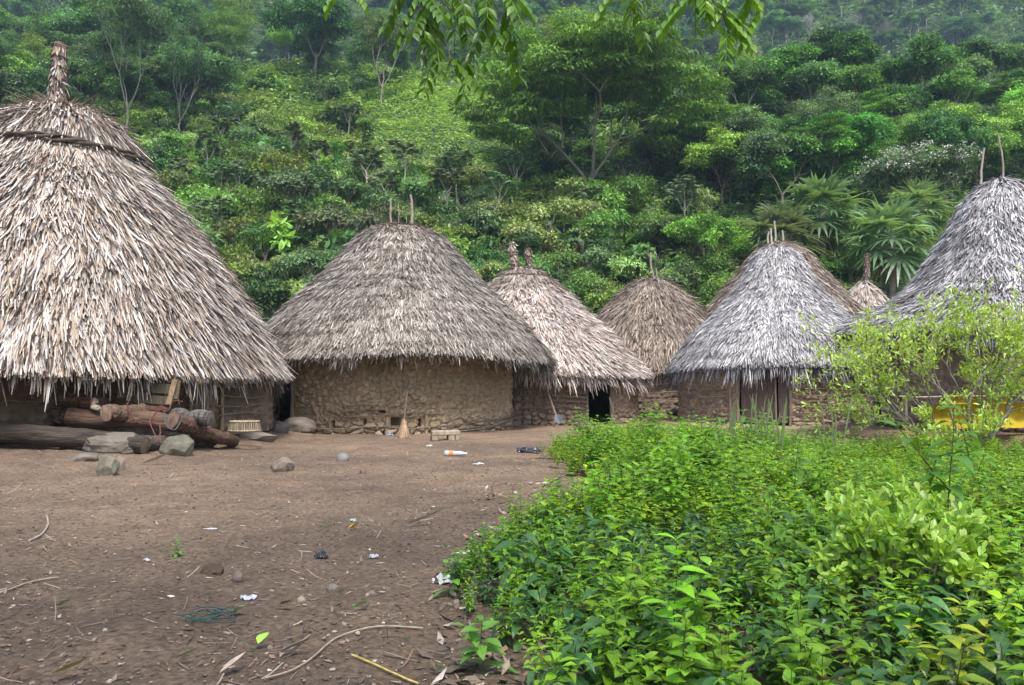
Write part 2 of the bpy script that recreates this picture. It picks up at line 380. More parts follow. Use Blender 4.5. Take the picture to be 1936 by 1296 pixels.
def thatch(h, n, L, W, palette, seed, s0=0.0, s1=1.0, fringe=1.0, jit=0.28, lift=0.10, cap=None, toppal=None, streak=0.0, course=.05):
    r = np.random.default_rng(seed); mb = MB()
    # solid body of the roof, outer and inner skin
    th = np.linspace(0, 2 * PI, 97)[:-1]; ks = np.linspace(0, h.s[-1] * 0.985, 26)
    TH, S = np.meshgrid(th, ks)
    P, T, Nn, A = surf(h, S.ravel(), TH.ravel())
    base = np.array(palette[2][0]) * 0.55
    mb.add(P - Nn * 0.07, grid_faces(26, 96, True), base)
    thick = np.interp(S.ravel(), [0, h.s[-1] * .2, h.s[-1]], [0.02, 0.16, 0.26])[:, None]
    Pi = P - Nn * thick; mb.add(Pi, grid_faces(26, 96, True)[:, ::-1], base)
    # strips
    u = r.uniform(0, 1, n); cum = np.cumsum(h.r); cum = cum / cum[-1]; s = np.interp(u, cum, h.s)
    s = s0 * h.s[-1] + s * (s1 - s0)
    f = face_theta(h); near = r.uniform(0, 1, n) < 0.78
    th = np.where(near, f + r.uniform(-1.9, 1.9, n), f + PI + r.uniform(-1.25, 1.25, n))
    o = np.argsort(s)
    P, T, Nn, A = surf(h, s, th)
    swirl = 0.5 * fbm(th * 3, s * 0.9, 3, seed + 3)
    D = norm(T + A * (r.normal(0, jit, n) + swirl)[:, None] + Nn * r.uniform(-0.02, lift, n)[:, None])
    NN = norm(Nn + A * r.normal(0, 0.25, n)[:, None])
    Ls = L * r.uniform(0.6, 1.35, n); Ws = W * r.uniform(0.5, 1.4, n)
    P = P + Nn * (r.uniform(-0.05, 0.05, n) + course * ((s / .42 + .8 * fbm(th * 2.5, s * .6, 2, seed + 5)) % 1.0))[:, None] - T * (Ls * 0.55)[:, None]
    # keep tips inside the eave line
    over = np.maximum(s + Ls * 0.45 - h.s[-1] * 1.03, 0); P = P - T * over[:, None]
    c = pal(n, palette, r)
    if toppal is not None:
        isn = (s / h.s[-1] + 0.12 * fbm(th * 3, s, 2, 4) < toppal[1]); c = np.where(isn[:, None], pal(n, toppal[0], r), c)
    if streak:
        m = fbm(th * 5, s * 1.1, 4, seed + 8); c = c * (1 + streak * 2.2 * m)[:, None]
    V, Fc, k = blades(P, D, NN, Ls, Ws, STRIP, bend=r.normal(-0.05, 0.10, n), fold=0)
    mb.add(V, Fc, np.repeat(np.clip(c, .01, .85), k, 0))
    # ragged fringe
    if fringe:
        nf = int(2 * PI * h.r[-1] / (W * 0.42)) * 2
        th = np.where(r.uniform(0, 1, nf) < .75, f + r.uniform(-1.9, 1.9, nf), f + PI + r.uniform(-1.25, 1.25, nf))
        ss = h.s[-1] * r.uniform(0.90, 1.0, nf); P, T, Nn, A = surf(h, ss, th)
        D = norm(T + A * r.normal(0, 0.22, nf)[:, None] + np.array([0, 0, -1.0]) * r.uniform(0.1, 0.9, nf)[:, None])
        Lf = L * fringe * r.uniform(0.35, 0.95, nf) * (0.75 + 0.9 * vnoise(th * 16, ss * 0, 9))
        V, Fc, k = blades(P - Nn * r.uniform(-.04, .16, nf)[:, None] - T * 0.12, D, norm(Nn + A * r.normal(0, 0.5, nf)[:, None]), Lf, W * r.uniform(.5, 1.4, nf), [0.6, 1, 0.85, 0.2], bend=r.normal(0, 0.1, nf), grav=r.uniform(0, .15, nf))
        c = pal(nf, palette, r) * r.uniform(0.7, 1.0, (nf, 1)); mb.add(V, Fc, np.repeat(c, k, 0))
    return mb
def cap_strips(h, n, L, W, palette, seed, top=0.0, bot=0.22, out=0.06, jit=0.2):
    """long fronds laid from the apex down"""
    r = np.random.default_rng(seed); mb = MB(); f = face_theta(h)
    th = np.where(r.uniform(0, 1, n) < .75, f + r.uniform(-1.9, 1.9, n), f + PI + r.uniform(-1.25, 1.25, n))
    s = h.s[-1] * (top + (bot - top) * np.sqrt(r.uniform(0, 1, n))); k = 6
    P0, T, Nn, A = surf(h, s, th); drift = r.normal(0, jit, n)
    Ls = L * r.uniform(.6, 1.3, n); c = pal(n, palette, r)
    rows = []
    for i in range(k):
        t = i / (k - 1)
        P, T, Nn, A = surf(h, np.minimum(s + Ls * t, h.s[-1] * 1.02), th + drift * Ls * t / np.maximum(np.interp(s + Ls * t, h.s, h.r), 0.3) * 0.7)
        w = W * [0.5, 1, 1, .9, .7, .15][i] * r.uniform(.95, 1.05, n) * 0.5
        roll = norm(A + Nn * (0.4 * np.sin(s * 40 + th * 50))[:, None])
        off = (out * (0.3 + t) + r.uniform(0, 0.015, n))[:, None] * Nn
        wj = (w * (0.6 + 0.8 * ((np.arange(n) * 7919 % 97) / 97.0)))[:, None]
        rows += [np.stack([P + off - roll * wj, P + off + roll * wj], 1)]
    V = np.stack(rows, 1).reshape(-1, 3); Fc = (grid_faces(k, 2)[None] + (np.arange(n) * k * 2)[:, None, None]).reshape(-1, 4)
    mb.add(V, Fc, np.repeat(c, k * 2, 0)); return mb
def bundle(p0, p1, rad, palette, seed, n=220, bands=4, taper=0.8):
    r = np.random.default_rng(seed); p0 = np.asarray(p0, float); p1 = np.asarray(p1, float); mb = MB()
    k = 14; pts = wob(p0, p1, k, rad * .12, r); rr = rad * 0.75 * np.linspace(1, taper, k) * (1 + .18 * np.sin(np.linspace(0, bands * 2 * PI, k)))
    add_tube(mb, pts, rr, 10, np.array(palette[2][0]) * .7)
    ax = norm(p1 - p0); L = np.linalg.norm(p1 - p0); t = r.uniform(0.02, 1.02, n); th = r.uniform(0, 2 * PI, n)
    rad_ = np.stack([np.cos(th), np.sin(th), 0 * th], -1); bulge = 0.75 + 0.35 * np.abs(np.sin(t * bands * PI))
    P = p0 + ax * (L * t)[:, None] + rad_ * (rad * bulge * np.interp(t, [0, 1], [1, taper]))[:, None] * .85
    D = norm(-ax[None] * 1.0 + rad_ * r.uniform(-.25, .15, n)[:, None] + r.normal(0, .22, (n, 3)))
    V, Fc, kk = blades(P, D, rad_, L * r.uniform(.08, .18, n), rad * r.uniform(.12, .32, n), [.5, 1, .9, .2], bend=r.normal(0, .15, n))
    mb.add(V, Fc, np.repeat(pal(n, palette, r), kk, 0))
    for b in range(bands + 1):
        tt = min(0.97, 0.04 + b / (bands + .4)); c = p0 + ax * L * tt; a = np.linspace(0, 2 * PI, 14)
        add_tube(mb, np.stack([c[0] + np.cos(a) * rad * .8, c[1] + np.sin(a) * rad * .8, c[2] + .02 * np.sin(a * 2 + b)], -1), rad * .1, 5, (.16, .12, .09), cap=False)
    return mb
def hit_wall(h, px, R=None):
    R = R or h.Rw; d = ray(px, HORIZ); d = np.array([d[0], d[1]]); d /= np.linalg.norm(d); c = np.array([h.cx, h.cy])
    b = d @ c; disc = b * b - (c @ c - R * R)
    t = b - math.sqrt(max(disc, 0)); p = d * t; return math.atan2(p[1] - h.cy, p[0] - h.cx)
def wall_mb(h, step, cell, depth, mudcol, stonecol, seed, gaps=(), stonefrac=0.4, holes=(), rowy=1.0):
    """daubed wall; gaps = list of (theta0, theta1) doorways; holes = (theta0, theta1, z0, z1) where daub has fallen out"""
    r = np.random.default_rng(seed); f = face_theta(h); mb = MB()
    gaps = sorted([(((a - f + PI) % (2 * PI)) - PI, ((b - f + PI) % (2 * PI)) - PI) for a, b in gaps])
    gaps = [(min(a, b), max(a, b)) for a, b in gaps]
    edges = [-PI] + [e for g in gaps for e in g] + [PI]
    for i in range(0, len(edges), 2):
        a, b = edges[i], edges[i + 1]
        fine = step / h.Rw; th = []
        cur = a
        while cur < b:
            th.append(cur); cur += fine if abs(cur) < 1.75 else fine * 5
        th.append(b); th = np.array(th) + f
        zs = np.arange(h.zb - 0.1, h.zt + step, step); TH, ZZ = np.meshgrid(th, zs)
        arc = TH * h.Rw; wx = fbm(arc * 2, ZZ * 2, 3, seed) * .6
        dd, idn = cells(arc / cell + wx, ZZ / (cell * 0.62) * rowy + wx * 1.2, seed)
        d2, id2 = cells(arc / (cell * .55) + wx * 2.6, ZZ / (cell * .62) + wx * 1.6, seed + 4); d3, id3 = cells(arc / (cell * .28) + wx * 3, ZZ / (cell * .34) + wx, seed + 14)
        lowmask = 1 - sstep(stonefrac - .12, stonefrac + .12, (ZZ - h.zb) / (h.zt - h.zb) + .35 * fbm(arc * .7, ZZ * .7, 2, seed + 2))
        stone = sstep(0.02, 0.22, dd); mud = .75 * sstep(0.0, 0.20, d2) + .35 * sstep(0, .3, d3)
        off = depth * (lowmask * (1.5 * stone * (.7 + .6 * idn)) + (1 - lowmask) * (1.15 * mud * (.45 + .8 * id2) + .1)) + .05 * fbm(arc * 1.2, ZZ * 1.2, 3, seed + 6) + .018 * fbm(arc * 12, ZZ * 12, 3, seed + 7)
        for (h0, h1, z0, z1) in holes:
            inside = sstep(0, .04, (TH - min(h0, h1)) * h.Rw) * sstep(0, .04, (max(h0, h1) - TH) * h.Rw) * sstep(0, .04, ZZ - z0) * sstep(0, .04, z1 - ZZ)
            off = off * (1 - inside) - .42 * inside
        R = h.Rw + off
        V = np.stack([h.cx + R * np.cos(TH), h.cy + R * np.sin(TH), ZZ], -1).reshape(-1, 3)
        tint = (1 + .35 * (idn - .5) * lowmask + .25 * (id2 - .5) * (1 - lowmask))[..., None]
        isst = (lowmask * (idn > .55) * stone)[..., None]
        C = (np.array(mudcol) * (1 - isst) + np.array(stonecol) * isst) * tint * (1 + .95 * fbm(arc * .8, ZZ * .9, 4, seed + 12))[..., None]
        mb.add(V, grid_faces(len(zs), len(th)), np.clip(C, .01, .8).reshape(-1, 3))
    return mb
def lath(h, parent, px0, px1, z, wobz=.03, rad=.014, out=.165, col=(.20, .15, .11), name="lath", slope=0.0):
    a0, a1 = hit_wall(h, px0), hit_wall(h, px1)
    if abs(a1 - a0) > PI: a1 += 2 * PI * (1 if a1 < a0 else -1)
    k = 16; t = np.linspace(0, 1, k); a = a0 + (a1 - a0) * t; s = int(abs(px0 * 7 + z * 991)) % 9999
    R = h.Rw + out + .015 * np.sin(t * 9 + s); zz = z + slope * t + wobz * np.sin(t * 5 + s) + .008 * np.sin(t * 17 + s)
    mb = MB(); add_tube(mb, np.stack([h.cx + R * np.cos(a), h.cy + R * np.sin(a), zz], -1), rad * (1 + .15 * np.sin(t * 11)), 6, col)
    return mb.build(name, M['wood'], parent, True)
def post(h, parent, px, z0, z1, rad, out=.09, col=(.22, .17, .125), name="door_post", lean=0, dR=0):
    a = hit_wall(h, px); R = h.Rw + max(out, .09) + dR; mb = MB()
    p0 = (h.cx + R * math.cos(a), h.cy + R * math.sin(a), z0); p1 = (p0[0] + lean, p0[1], z1)
    rr = np.random.default_rng(int(px)); add_tube(mb, wob(p0, p1, 9, .008, rr), rad * (1 + .1 * rr.normal(size=9)), 8, col)
    return mb.build(name, M['wood'], parent, True)
def plank_door(h, parent, px0, px1, z0, z1, col, out=.03, name="door", n=3):
    a0, a1 = hit_wall(h, px0), hit_wall(h, px1); R = h.Rw + out; mb = MB(); rr = np.random.default_rng(int(px0))
    p0 = np.array([h.cx + R * math.cos(a0), h.cy + R * math.sin(a0)]); p1 = np.array([h.cx + R * math.cos(a1), h.cy + R * math.sin(a1)])
    d = p1 - p0; w = np.linalg.norm(d); ang = math.atan2(d[1], d[0]); Rm = rotz(ang)
    for i in range(n):
        c = p0 + d * ((i + .5) / n); box(mb, (c[0], c[1], (z0 + z1) / 2), (w / n - .006, .035 + .008 * (i % 2), z1 - z0 - .02 * rr.uniform()), Rm, np.array(col) * rr.uniform(.8, 1.15), bev=.005)
    return mb.build(name, M['wood'], parent)
def stick(parent, p0, p1, rad, col=(.30, .25, .20), name="roof_pole", w=.012, seed=1):
    r = np.random.default_rng(seed); mb = MB(); k = 9
    add_tube(mb, wob(p0, p1, k, w, r), rad * np.linspace(1, .8, k), 7, col); return mb.build(name, M['wood'], parent, True)
def ring(h, s, dth0, dth1, rad, col, out=.08, dip=0.0, wobble=.04, seed=1, strands=1, z_of=None):
    """a vine laid round the roof at arc length fraction s"""
    mb = MB(); f = face_theta(h)
    for q in range(strands):
        k = 40; th = f + np.linspace(dth0, dth1, k); r = np.random.default_rng(seed + q)
        ss = h.s[-1] * (s + dip * np.linspace(0, 1, k)) + wobble * np.sin(np.linspace(0, 11, k) + q * 2) * .5
        P, T, Nn, A = surf(h, ss, th); tw = np.linspace(0, 30, k) + q * 2 * PI / strands
        P = P + Nn * (out + rad * np.sin(tw))[:, None] + T * (rad * np.cos(tw))[:, None]
        add_tube(mb, P, rad * (1 + .2 * r.normal(size=k)).clip(.5, 1.5), 6, col)
    return mb
def new_hut(px, D, label, seed, Rw, zb, zt, sag=.1, tilt=None, group=None):
    h = Hut(); h.px = px; h.D = D; h.seed = seed; c = at(px, HORIZ, D); h.cx, h.cy = c[0], c[1]; h.Rw = Rw; h.zb = zb; h.zt = zt; h.sag = sag; h.tilt = tilt
    h.e = bpy.data.objects.new("thatched_hut", None); COL.objects.link(h.e); tag(h.e, label, "hut", "round thatched mud huts of the village"); return h
def finish(h):
    """put the thing's origin on the ground below the hut without moving the parts"""
    from mathutils import Matrix
    h.e.location = (h.cx, h.cy, h.zb); h.e.empty_display_size = .5
    for c in h.e.children: c.matrix_parent_inverse = Matrix.Translation((-h.cx, -h.cy, -h.zb))
def plinth(h, rings, col):
    mb = MB(); k = 60; a = np.linspace(0, 2 * PI, k, endpoint=False); V = []
    for r_, z_ in rings: V.append(np.stack([h.cx + r_ * np.cos(a) * (1 + .012 * np.sin(a * 7)), h.cy + r_ * np.sin(a) * (1 + .012 * np.cos(a * 9)), z_ + .015 * np.sin(a * 11)], -1))
    mb.add(np.concatenate(V), grid_faces(len(rings), k, True), col); return mb.build("plinth", M['mud'], h.e, smooth=True)
MUD = (.33, .25, .16); MUD2 = (.30, .215, .15); STONE = (.27, .22, .16)

# hut 1: large, left
h1 = new_hut(105, 17.2, "largest hut, at the left edge, shaggy pale palm thatch with tall wrapped straw finial", 11, 4.4, 0.30, 2.1, sag=.2, tilt=(.13, math.atan2(-17.2, -at(105, HORIZ, 17.2)[0])))
profile(h1, [(0, 212), (45, 218), (100, 236), (138, 266), (160, 316), (212, 366), (274, 428), (345, 514), (400, 588), (438, 648), (462, 692), (474, 714)])
thatch(h1, 90000, .80, .030, PALE, 1, jit=.16, lift=.10, fringe=.78).build("roof", M['thatch'], h1.e)
cap_strips(h1, 9000, 1.6, .030, PALE[:4], 2, 0.0, .14, .10, .25).build("roof_cap", M['thatch'], h1.e)
ring(h1, .265, -1.7, 1.25, .034, (.07, .055, .045), .23, .02, .10, 3, 3).build("binding_vine", M['bark'], h1.e, True)
ap = at(105, 216, 17.2); bundle(ap - [0, 0, .1], at(114, 84, 17.2), .20, PALE[1:6], 5, 800, 6, .7).build("straw_finial", M['thatch'], h1.e)
_c = (h1.cx, h1.cy); h1.cx += .75; h1.cy += .55; h1.Rw = 3.55
wall_mb(h1, .045, .2, .05, (.16, .115, .075), (.18, .14, .10), 3, stonefrac=.3).build("wall", M['mud'], h1.e, smooth=True)  # daub colours darkened: shade of eave and overhead tree put into the base
for z, a, b in ((.62, 405, 492), (.80, 398, 490), (.98, 410, 494), (1.16, 120, 480), (.9, 20, 240)): lath(h1, h1.e, a, b, z)
for x in (355, 384, 413): post(h1, h1.e, x, .3, 1.75, .04, .12, (.26, .20, .12), name="wall_post")
h1.cx, h1.cy = _c
finish(h1)

# hut 2: centre
h2 = new_hut(756, 23.2, "broad grey-brown hut in the centre with a broom against its cracked mud wall", 22, 3.4, 0.0, 2.0, sag=.18, tilt=(.14, math.atan2(-23.2, -at(756, HORIZ, 23.2)[0])))
profile(h2, [(0, 434), (48, 438), (78, 450), (100, 474), (152, 535), (208, 585), (245, 628), (272, 660), (292, 688)])
thatch(h2, 105000, .34, .022, GREY, 12, jit=.26, lift=.11, fringe=1.1, streak=.25).build("roof", M['thatch'], h2.e)
cap_strips(h2, 2200, .75, .032, BROWN, 13, 0.0, .10, .08, .35).build("roof_cap", M['thatch'], h2.e)
ring(h2, .16, -1.9, .1, .03, (.20, .16, .13), .10, -.12, .05, 4, 2).build("binding_vine", M['bark'], h2.e, True)
h2.cx = at(740, HORIZ, 23.2)[0]
d0, d1 = hit_wall(h2, 528), hit_wall(h2, 560)
hh = [(hit_wall(h2, 738), hit_wall(h2, 758), .17, .43), (hit_wall(h2, 688), hit_wall(h2, 694), .22, .40), (hit_wall(h2, 628), hit_wall(h2, 636), .1, .35), (hit_wall(h2, 716), hit_wall(h2, 730), .52, .60), (hit_wall(h2, 790), hit_wall(h2, 797), .17, .4), (hit_wall(h2, 811), hit_wall(h2, 816), -.05, .1), (hit_wall(h2, 725), hit_wall(h2, 732), -.05, .12)]
wall_mb(h2, .022, .26, .085, MUD, STONE, 13, gaps=[(hit_wall(h2, 528), hit_wall(h2, 557))], stonefrac=.17, holes=hh).build("wall", M['mud'], h2.e, smooth=True)
for z, a, b, sl in ((.46, 650, 800, .05), (.16, 600, 760, .02), (.60, 650, 730, .0), (.72, 660, 710, 0), (.78, 775, 830, .03), (.46, 765, 830, .02), (.15, 765, 962, .22), (.10, 830, 962, .18), (.02, 850, 962, .14), (.30, 870, 964, .05)):
    lath(h2, h2.e, a, b, z, slope=sl, rad=.017)
for x in (733, 804): post(h2, h2.e, x, -.02, .48, .055, .06, (.30, .23, .15), name="wall_post")
post(h2, h2.e, 559, 0, 1.8, .06)
pd = MB(); c = at(518, HORIZ, 22.2); box(pd, (c[0], c[1], .95), (.34, .05, 1.8), rotz(.35), (.24, .19, .15), .01); pd.build("door", M['wood'], h2.e)
h2.cx = at(756, HORIZ, 23.2)[0]
for i, (x, y0, y1) in enumerate(((739, 440, 380), (776, 442, 368), (753, 440, 385), (768, 440, 410))): stick(h2.e, at(x + 4, y0 + 20, 23.2), at(x, y1, 23.2), (.035, .045, .014, .014)[i], seed=i)
finish(h2)

# hut 3: pale with two finials
h3 = new_hut(990, 27.7, "pale pinkish thatched hut with two straw finials behind the centre hut", 33, 3.55, -.02, 2.0, sag=.12, tilt=(-.22, -.4))
profile(h3, [(0, 510), (28, 516), (52, 534), (80, 560), (120, 598), (160, 630), (200, 668), (236, 704)])
thatch(h3, 52000, .60, .030, LIGHT, 21, jit=.24, lift=.11, fringe=1.0, toppal=(PALE[1:5], .3)).build("roof", M['thatch'], h3.e)
cap_strips(h3, 700, .8, .06, PALE[1:5], 22, 0, .08, .1, .3).build("roof_cap", M['thatch'], h3.e)
ring(h3, .17, -1.9, 1.9, .03, (.12, .09, .07), .12, 0, .05, 4, 2).build("binding_vine", M['bark'], h3.e, True)
bundle(at(975, 522, 27.3), at(967, 458, 27.3), .21, PALE[1:4], 25, 420, 3, .6).build("straw_finial", M['thatch'], h3.e)
bundle(at(1001, 524, 27.6), at(998, 470, 27.6), .15, BROWN[:3], 26, 320, 4, .9).build("straw_finial", M['thatch'], h3.e)
h3.cx = at(1006, HORIZ, 27.7)[0]
d0, d1 = hit_wall(h3, 1106), hit_wall(h3, 1150)
wall_mb(h3, .030, .26, .08, (.27, .20, .145), STONE, 23, gaps=[(d0, d1)], stonefrac=.3).build("wall", M['mud'], h3.e, smooth=True)
for z, a, b, sl in ((1.50, 966, 1104, .02), (1.06, 966, 1060, .08), (1.14, 1040, 1106, -.2), (.9, 966, 1106, -.02), (.72, 968, 1104, .02), (.5, 985, 1060, .08), (.58, 1050, 1100, -.06)): lath(h3, h3.e, a, b, z, slope=sl, rad=.022)
for x in (990, 1012, 1030, 1078): post(h3, h3.e, x, 0, 1.9, .025, .05, (.17, .13, .10), name="wall_post")
post(h3, h3.e, 1107, 0, 1.9, .05); post(h3, h3.e, 1152, 0, 1.9, .07)
h3.cx = at(990, HORIZ, 27.7)[0]
plinth(h3, ((4.25, -.3), (4.15, -.06), (4.0, .0), (3.0, .02)), (.30, .205, .145))
finish(h3)

# hut 4: brown, single pole
h4 = new_hut(1233, 33.0, "brown thatched hut with a single crooked pole standing on its top", 44, 3.35, -.12, 2.0, sag=.08)
profile(h4, [(0, 530), (30, 534), (58, 556), (92, 590), (125, 628), (152, 668), (172, 706)])
thatch(h4, 34000, .6, .032, BROWN, 31, jit=.2, lift=.12, fringe=.8, streak=.2).build("roof", M['thatch'], h4.e)
cap_strips(h4, 900, 1.3, .06, BROWN, 32, 0, .1, .08, .2).build("roof_cap", M['thatch'], h4.e)
wall_mb(h4, .045, .28, .05, (.29, .21, .15), (.25, .21, .17), 33, stonefrac=.38).build("wall", M['mud'], h4.e, smooth=True)
for z, a, b in ((1.25, 1170, 1300), (.98, 1165, 1320), (.72, 1165, 1320)): lath(h4, h4.e, a, b, z, rad=.022)
stick(h4.e, at(1236, 560, 33), at(1230, 478, 33), .05, w=.03, seed=5); stick(h4.e, at(1242, 545, 32.8), at(1240, 508, 32.8), .04, seed=6)
finish(h4)

# hut 6: brown, behind the silver one
h6 = new_hut(1478, 33.0, "brown thatched hut mostly hidden directly behind the silver-grey hut with four poles", 66, 3.6, -.1, 2.0)
profile(h6, [(0, 462), (35, 466), (60, 490), (85, 520), (115, 552), (150, 595), (190, 645), (215, 690)])
thatch(h6, 30000, .5, .032, BROWN, 41, jit=.2, lift=.12, fringe=.8).build("roof", M['thatch'], h6.e)
cap_strips(h6, 700, 1.0, .06, BROWN, 42, 0, .1, .08, .2).build("roof_cap", M['thatch'], h6.e)
wall_mb(h6, .08, .28, .05, (.29, .21, .15), (.25, .21, .17), 43, stonefrac=.38).build("wall", M['mud'], h6.e, smooth=True)
for i, (xa, ya, xb, yb) in enumerate(((1452, 482, 1454, 438), (1459, 480, 1457, 432), (1467, 480, 1464, 418), (1484, 495, 1479, 436))): stick(h6.e, at(xa, ya, 32.6), at(xb, yb, 32.6), .045, (.42, .37, .31), seed=20 + i)
finish(h6)

# hut 5: silver
h5 = new_hut(1472, 26.0, "silver-grey thatched hut with dark plank door, in front of the brown hut with four poles", 55, 3.1, .05, 2.1, sag=.2, tilt=(.24, math.atan2(-26, -at(1472, HORIZ, 26)[0])))
profile(h5, [(0, 472), (34, 478), (50, 500), (68, 536), (100, 574), (140, 614), (180, 652), (214, 708)])
thatch(h5, 68000, .42, .024, SILVER, 51, jit=.28, lift=.12, fringe=1.5, streak=.5).build("roof", M['thatch'], h5.e)
cap_strips(h5, 600, .6, .05, SILVER, 52, 0, .12, .08, .35).build("roof_cap", M['thatch'], h5.e)
d0, d1 = hit_wall(h5, 1399), hit_wall(h5, 1490)
wall_mb(h5, .028, .26, .08, (.34, .25, .175), (.32, .26, .20), 53, gaps=[(d0, d1)], stonefrac=.12).build("wall", M['mud'], h5.e, smooth=True)
plank_door(h5, h5.e, 1402, 1465, .12, 1.95, (.115, .08, .062), n=2); plank_door(h5, h5.e, 1471, 1490, .12, 1.95, (.13, .10, .08), name="door_panel", n=1)
for x, rd in ((1396, .06), (1467, .03), (1492, .045), (1383, .05)): post(h5, h5.e, x, .05, 2.0, rd, .05)
for x in (1310, 1326, 1340, 1358, 1372, 1508, 1518, 1545, 1575, 1590, 1615, 1628): post(h5, h5.e, x, .08, 1.5 + .3 * math.sin(x), .014, .09, (.25, .19, .13), name="wall_post")
for z, a, b, sl in ((.5, 1302, 1380, .0), (.85, 1300, 1384, .03), (1.1, 1300, 1384, 0), (.45, 1500, 1600, .03), (1.1, 1500, 1640, .02), (.78, 1500, 1636, .02), (.60, 1510, 1638, .02), (.32, 1595, 1640, -.02), (.95, 1500, 1600, 0)): lath(h5, h5.e, a, b, z, slope=sl, rad=.02)
for x in (1602, 1560, 1530): post(h5, h5.e, x, .1, .9, .02, .06, (.25, .19, .13), name="wall_post")
post(h5, h5.e, 1640, 0, 1.9, .07, .02)
plinth(h5, ((3.95, -.25), (3.85, -.0), (3.75, .06), (2.6, .07)), (.26, .175, .12))
finish(h5)

# hut 8: small between 5 and 7
h8 = new_hut(1638, 38.0, "small light brown hut tip with slender finial between the two silver-grey roofs", 88, 3.0, -.3, 2.0)
profile(h8, [(0, 532), (14, 538), (35, 560), (60, 592), (95, 630), (130, 675), (150, 706)])
thatch(h8, 7000, .6, .06, PALE[1:5], 61, jit=.2, lift=.1, fringe=.8).build("roof", M['thatch'], h8.e)
cap_strips(h8, 500, 1.1, .06, PALE[1:5], 62, 0, .1, .06, .2).build("roof_cap", M['thatch'], h8.e)
bundle(at(1638, 536, 38), at(1640, 480, 38), .16, BROWN[:3], 65, 200, 5, .85).build("straw_finial", M['thatch'], h8.e)
wall_mb(h8, .1, .28, .05, (.29, .21, .15), (.25, .21, .17), 63).build("wall", M['mud'], h8.e, smooth=True)
finish(h8)

# hut 7: large silver at the right edge
h7 = new_hut(1905, 18.3, "large silver-grey thatched hut at the right edge behind the leafy yellow-green bush", 77, 2.75, .25, 2.35, sag=.16, tilt=(.10, PI * .75))
profile(h7, [(0, 345), (40, 356), (75, 390), (110, 440), (145, 492), (195, 548), (250, 588), (305, 610), (350, 640)])
thatch(h7, 85000, .42, .022, SILVER, 71, jit=.3, lift=.12, fringe=1.3, streak=.5).build("roof", M['thatch'], h7.e)
cap_strips(h7, 900, .8, .05, SILVER, 72, 0, .12, .1, .35).build("roof_cap", M['thatch'], h7.e)
d0, d1 = hit_wall(h7, 1664), hit_wall(h7, 1700)
wall_mb(h7, .028, .24, .075, (.27, .19, .145), (.27, .22, .18), 73, gaps=[(d0, d1)], stonefrac=.3).build("wall", M['mud'], h7.e, smooth=True)
plank_door(h7, h7.e, 1668, 1700, .3, 2.0, (.17, .135, .11), n=2)
for x in (1662, 1703): post(h7, h7.e, x, .25, 2.2, .055, .05)
for z, a, b in ((.5, 1705, 1930), (.75, 1705, 1930), (1.0, 1705, 1930), (1.3, 1705, 1930)): lath(h7, h7.e, a, b, z)
plinth(h7, ((3.75, -.2), (3.7, .12), (3.55, .24), (2.5, .27)), (.20, .125, .085))
stick(h7.e, at(1852, 400, 18.3), at(1861, 280, 18.3), .028, (.33, .28, .24), seed=31); stick(h7.e, at(1899, 375, 18.3), at(1887, 256, 18.3), .026, (.28, .23, .19), w=.03, seed=32)
finish(h7)

# ------------------------------------------------------------------ vegetation library
LEAF2 = [0.35, 1.0, 0.12]; LEAF4 = [0.1, 0.85, 1.0, 0.65, 0.05]
def grow(r, p, d, L, R, depth, split, spread, up, out, segs=4, shrink=.68, curl=.10):
    """recursive limbs; collects (points, radii) and the tips"""
    k = segs; pts = [np.array(p, float)]; dd = norm(np.array(d, float))
    for i in range(k):
        dd = norm(dd + r.normal(0, curl, 3) + np.array([0, 0, up]) * .25); pts.append(pts[-1] + dd * L / k)
    out['b'].append((np.array(pts), np.linspace(R, R * .62, k + 1)))
    if depth in (1, 2) and 'm' in out: out['m'].append((pts[-1], dd))
    if depth == 0: out['t'].append((pts[-1], dd)); return
    n = split if isinstance(split, int) else int(r.integers(split[0], split[1] + 1)); a0 = r.uniform(0, 6.28)
    for j in range(n):
        a = a0 + j * 2.4 + r.normal(0, .3); tilt = spread * r.uniform(.6, 1.25)
        ref = np.array([1.0, 0, 0]) if abs(dd[0]) < .8 else np.array([0, 1.0, 0]); A = norm(np.cross(dd, ref)); B = np.cross(dd, A)
        nd = norm(dd * math.cos(tilt) + (A * math.cos(a) + B * math.sin(a)) * math.sin(tilt) + np.array([0, 0, up]) * .3)
        at_ = pts[-1] if j < 2 else pts[-2]
        grow(r, at_, nd, L * shrink * r.uniform(.8, 1.2), R * .6, depth - 1, split, spread, up, out, segs, shrink, curl)
def limbs_mb(out, col, n=5, minr=.0):
    mb = MB()
    for pts, rr in out['b']: add_tube(mb, pts, np.maximum(rr, minr), n, col, cap=False)
    return mb
def leafclump(mb, r, c, rad, flat, n, L, W, col, prof=LEAF2, droop=.3, cj=.18, under=.25, bend=.25):
    """leaves spread through an ellipsoid, most of them in its outer, upper half"""
    d = norm(r.normal(0, 1, (n, 3))); low = (d[:, 2] < 0) & (r.uniform(0, 1, n) > under); d[low, 2] *= -1
    q = r.uniform(.35, 1.0, n) ** .6; P = np.asarray(c) + d * (rad * q)[:, None] * np.array([1, 1, flat])
    D = norm(d * np.array([1, 1, .5]) + r.normal(0, .55, (n, 3)) - np.array([0, 0, droop])); N = norm(d * .5 + np.array([0, 0, .9]) + r.normal(0, .4, (n, 3)))
    V, Fc, k = blades(P, D, N, L * r.uniform(.6, 1.3, n), W * r.uniform(.7, 1.3, n), prof, bend=bend)
    cc = np.asarray(col) * r.normal(1, cj, (n, 1)) * (1 + r.normal(0, .06, (n, 3))); mb.add(V, Fc, np.repeat(np.clip(cc, .005, .8), k, 0))
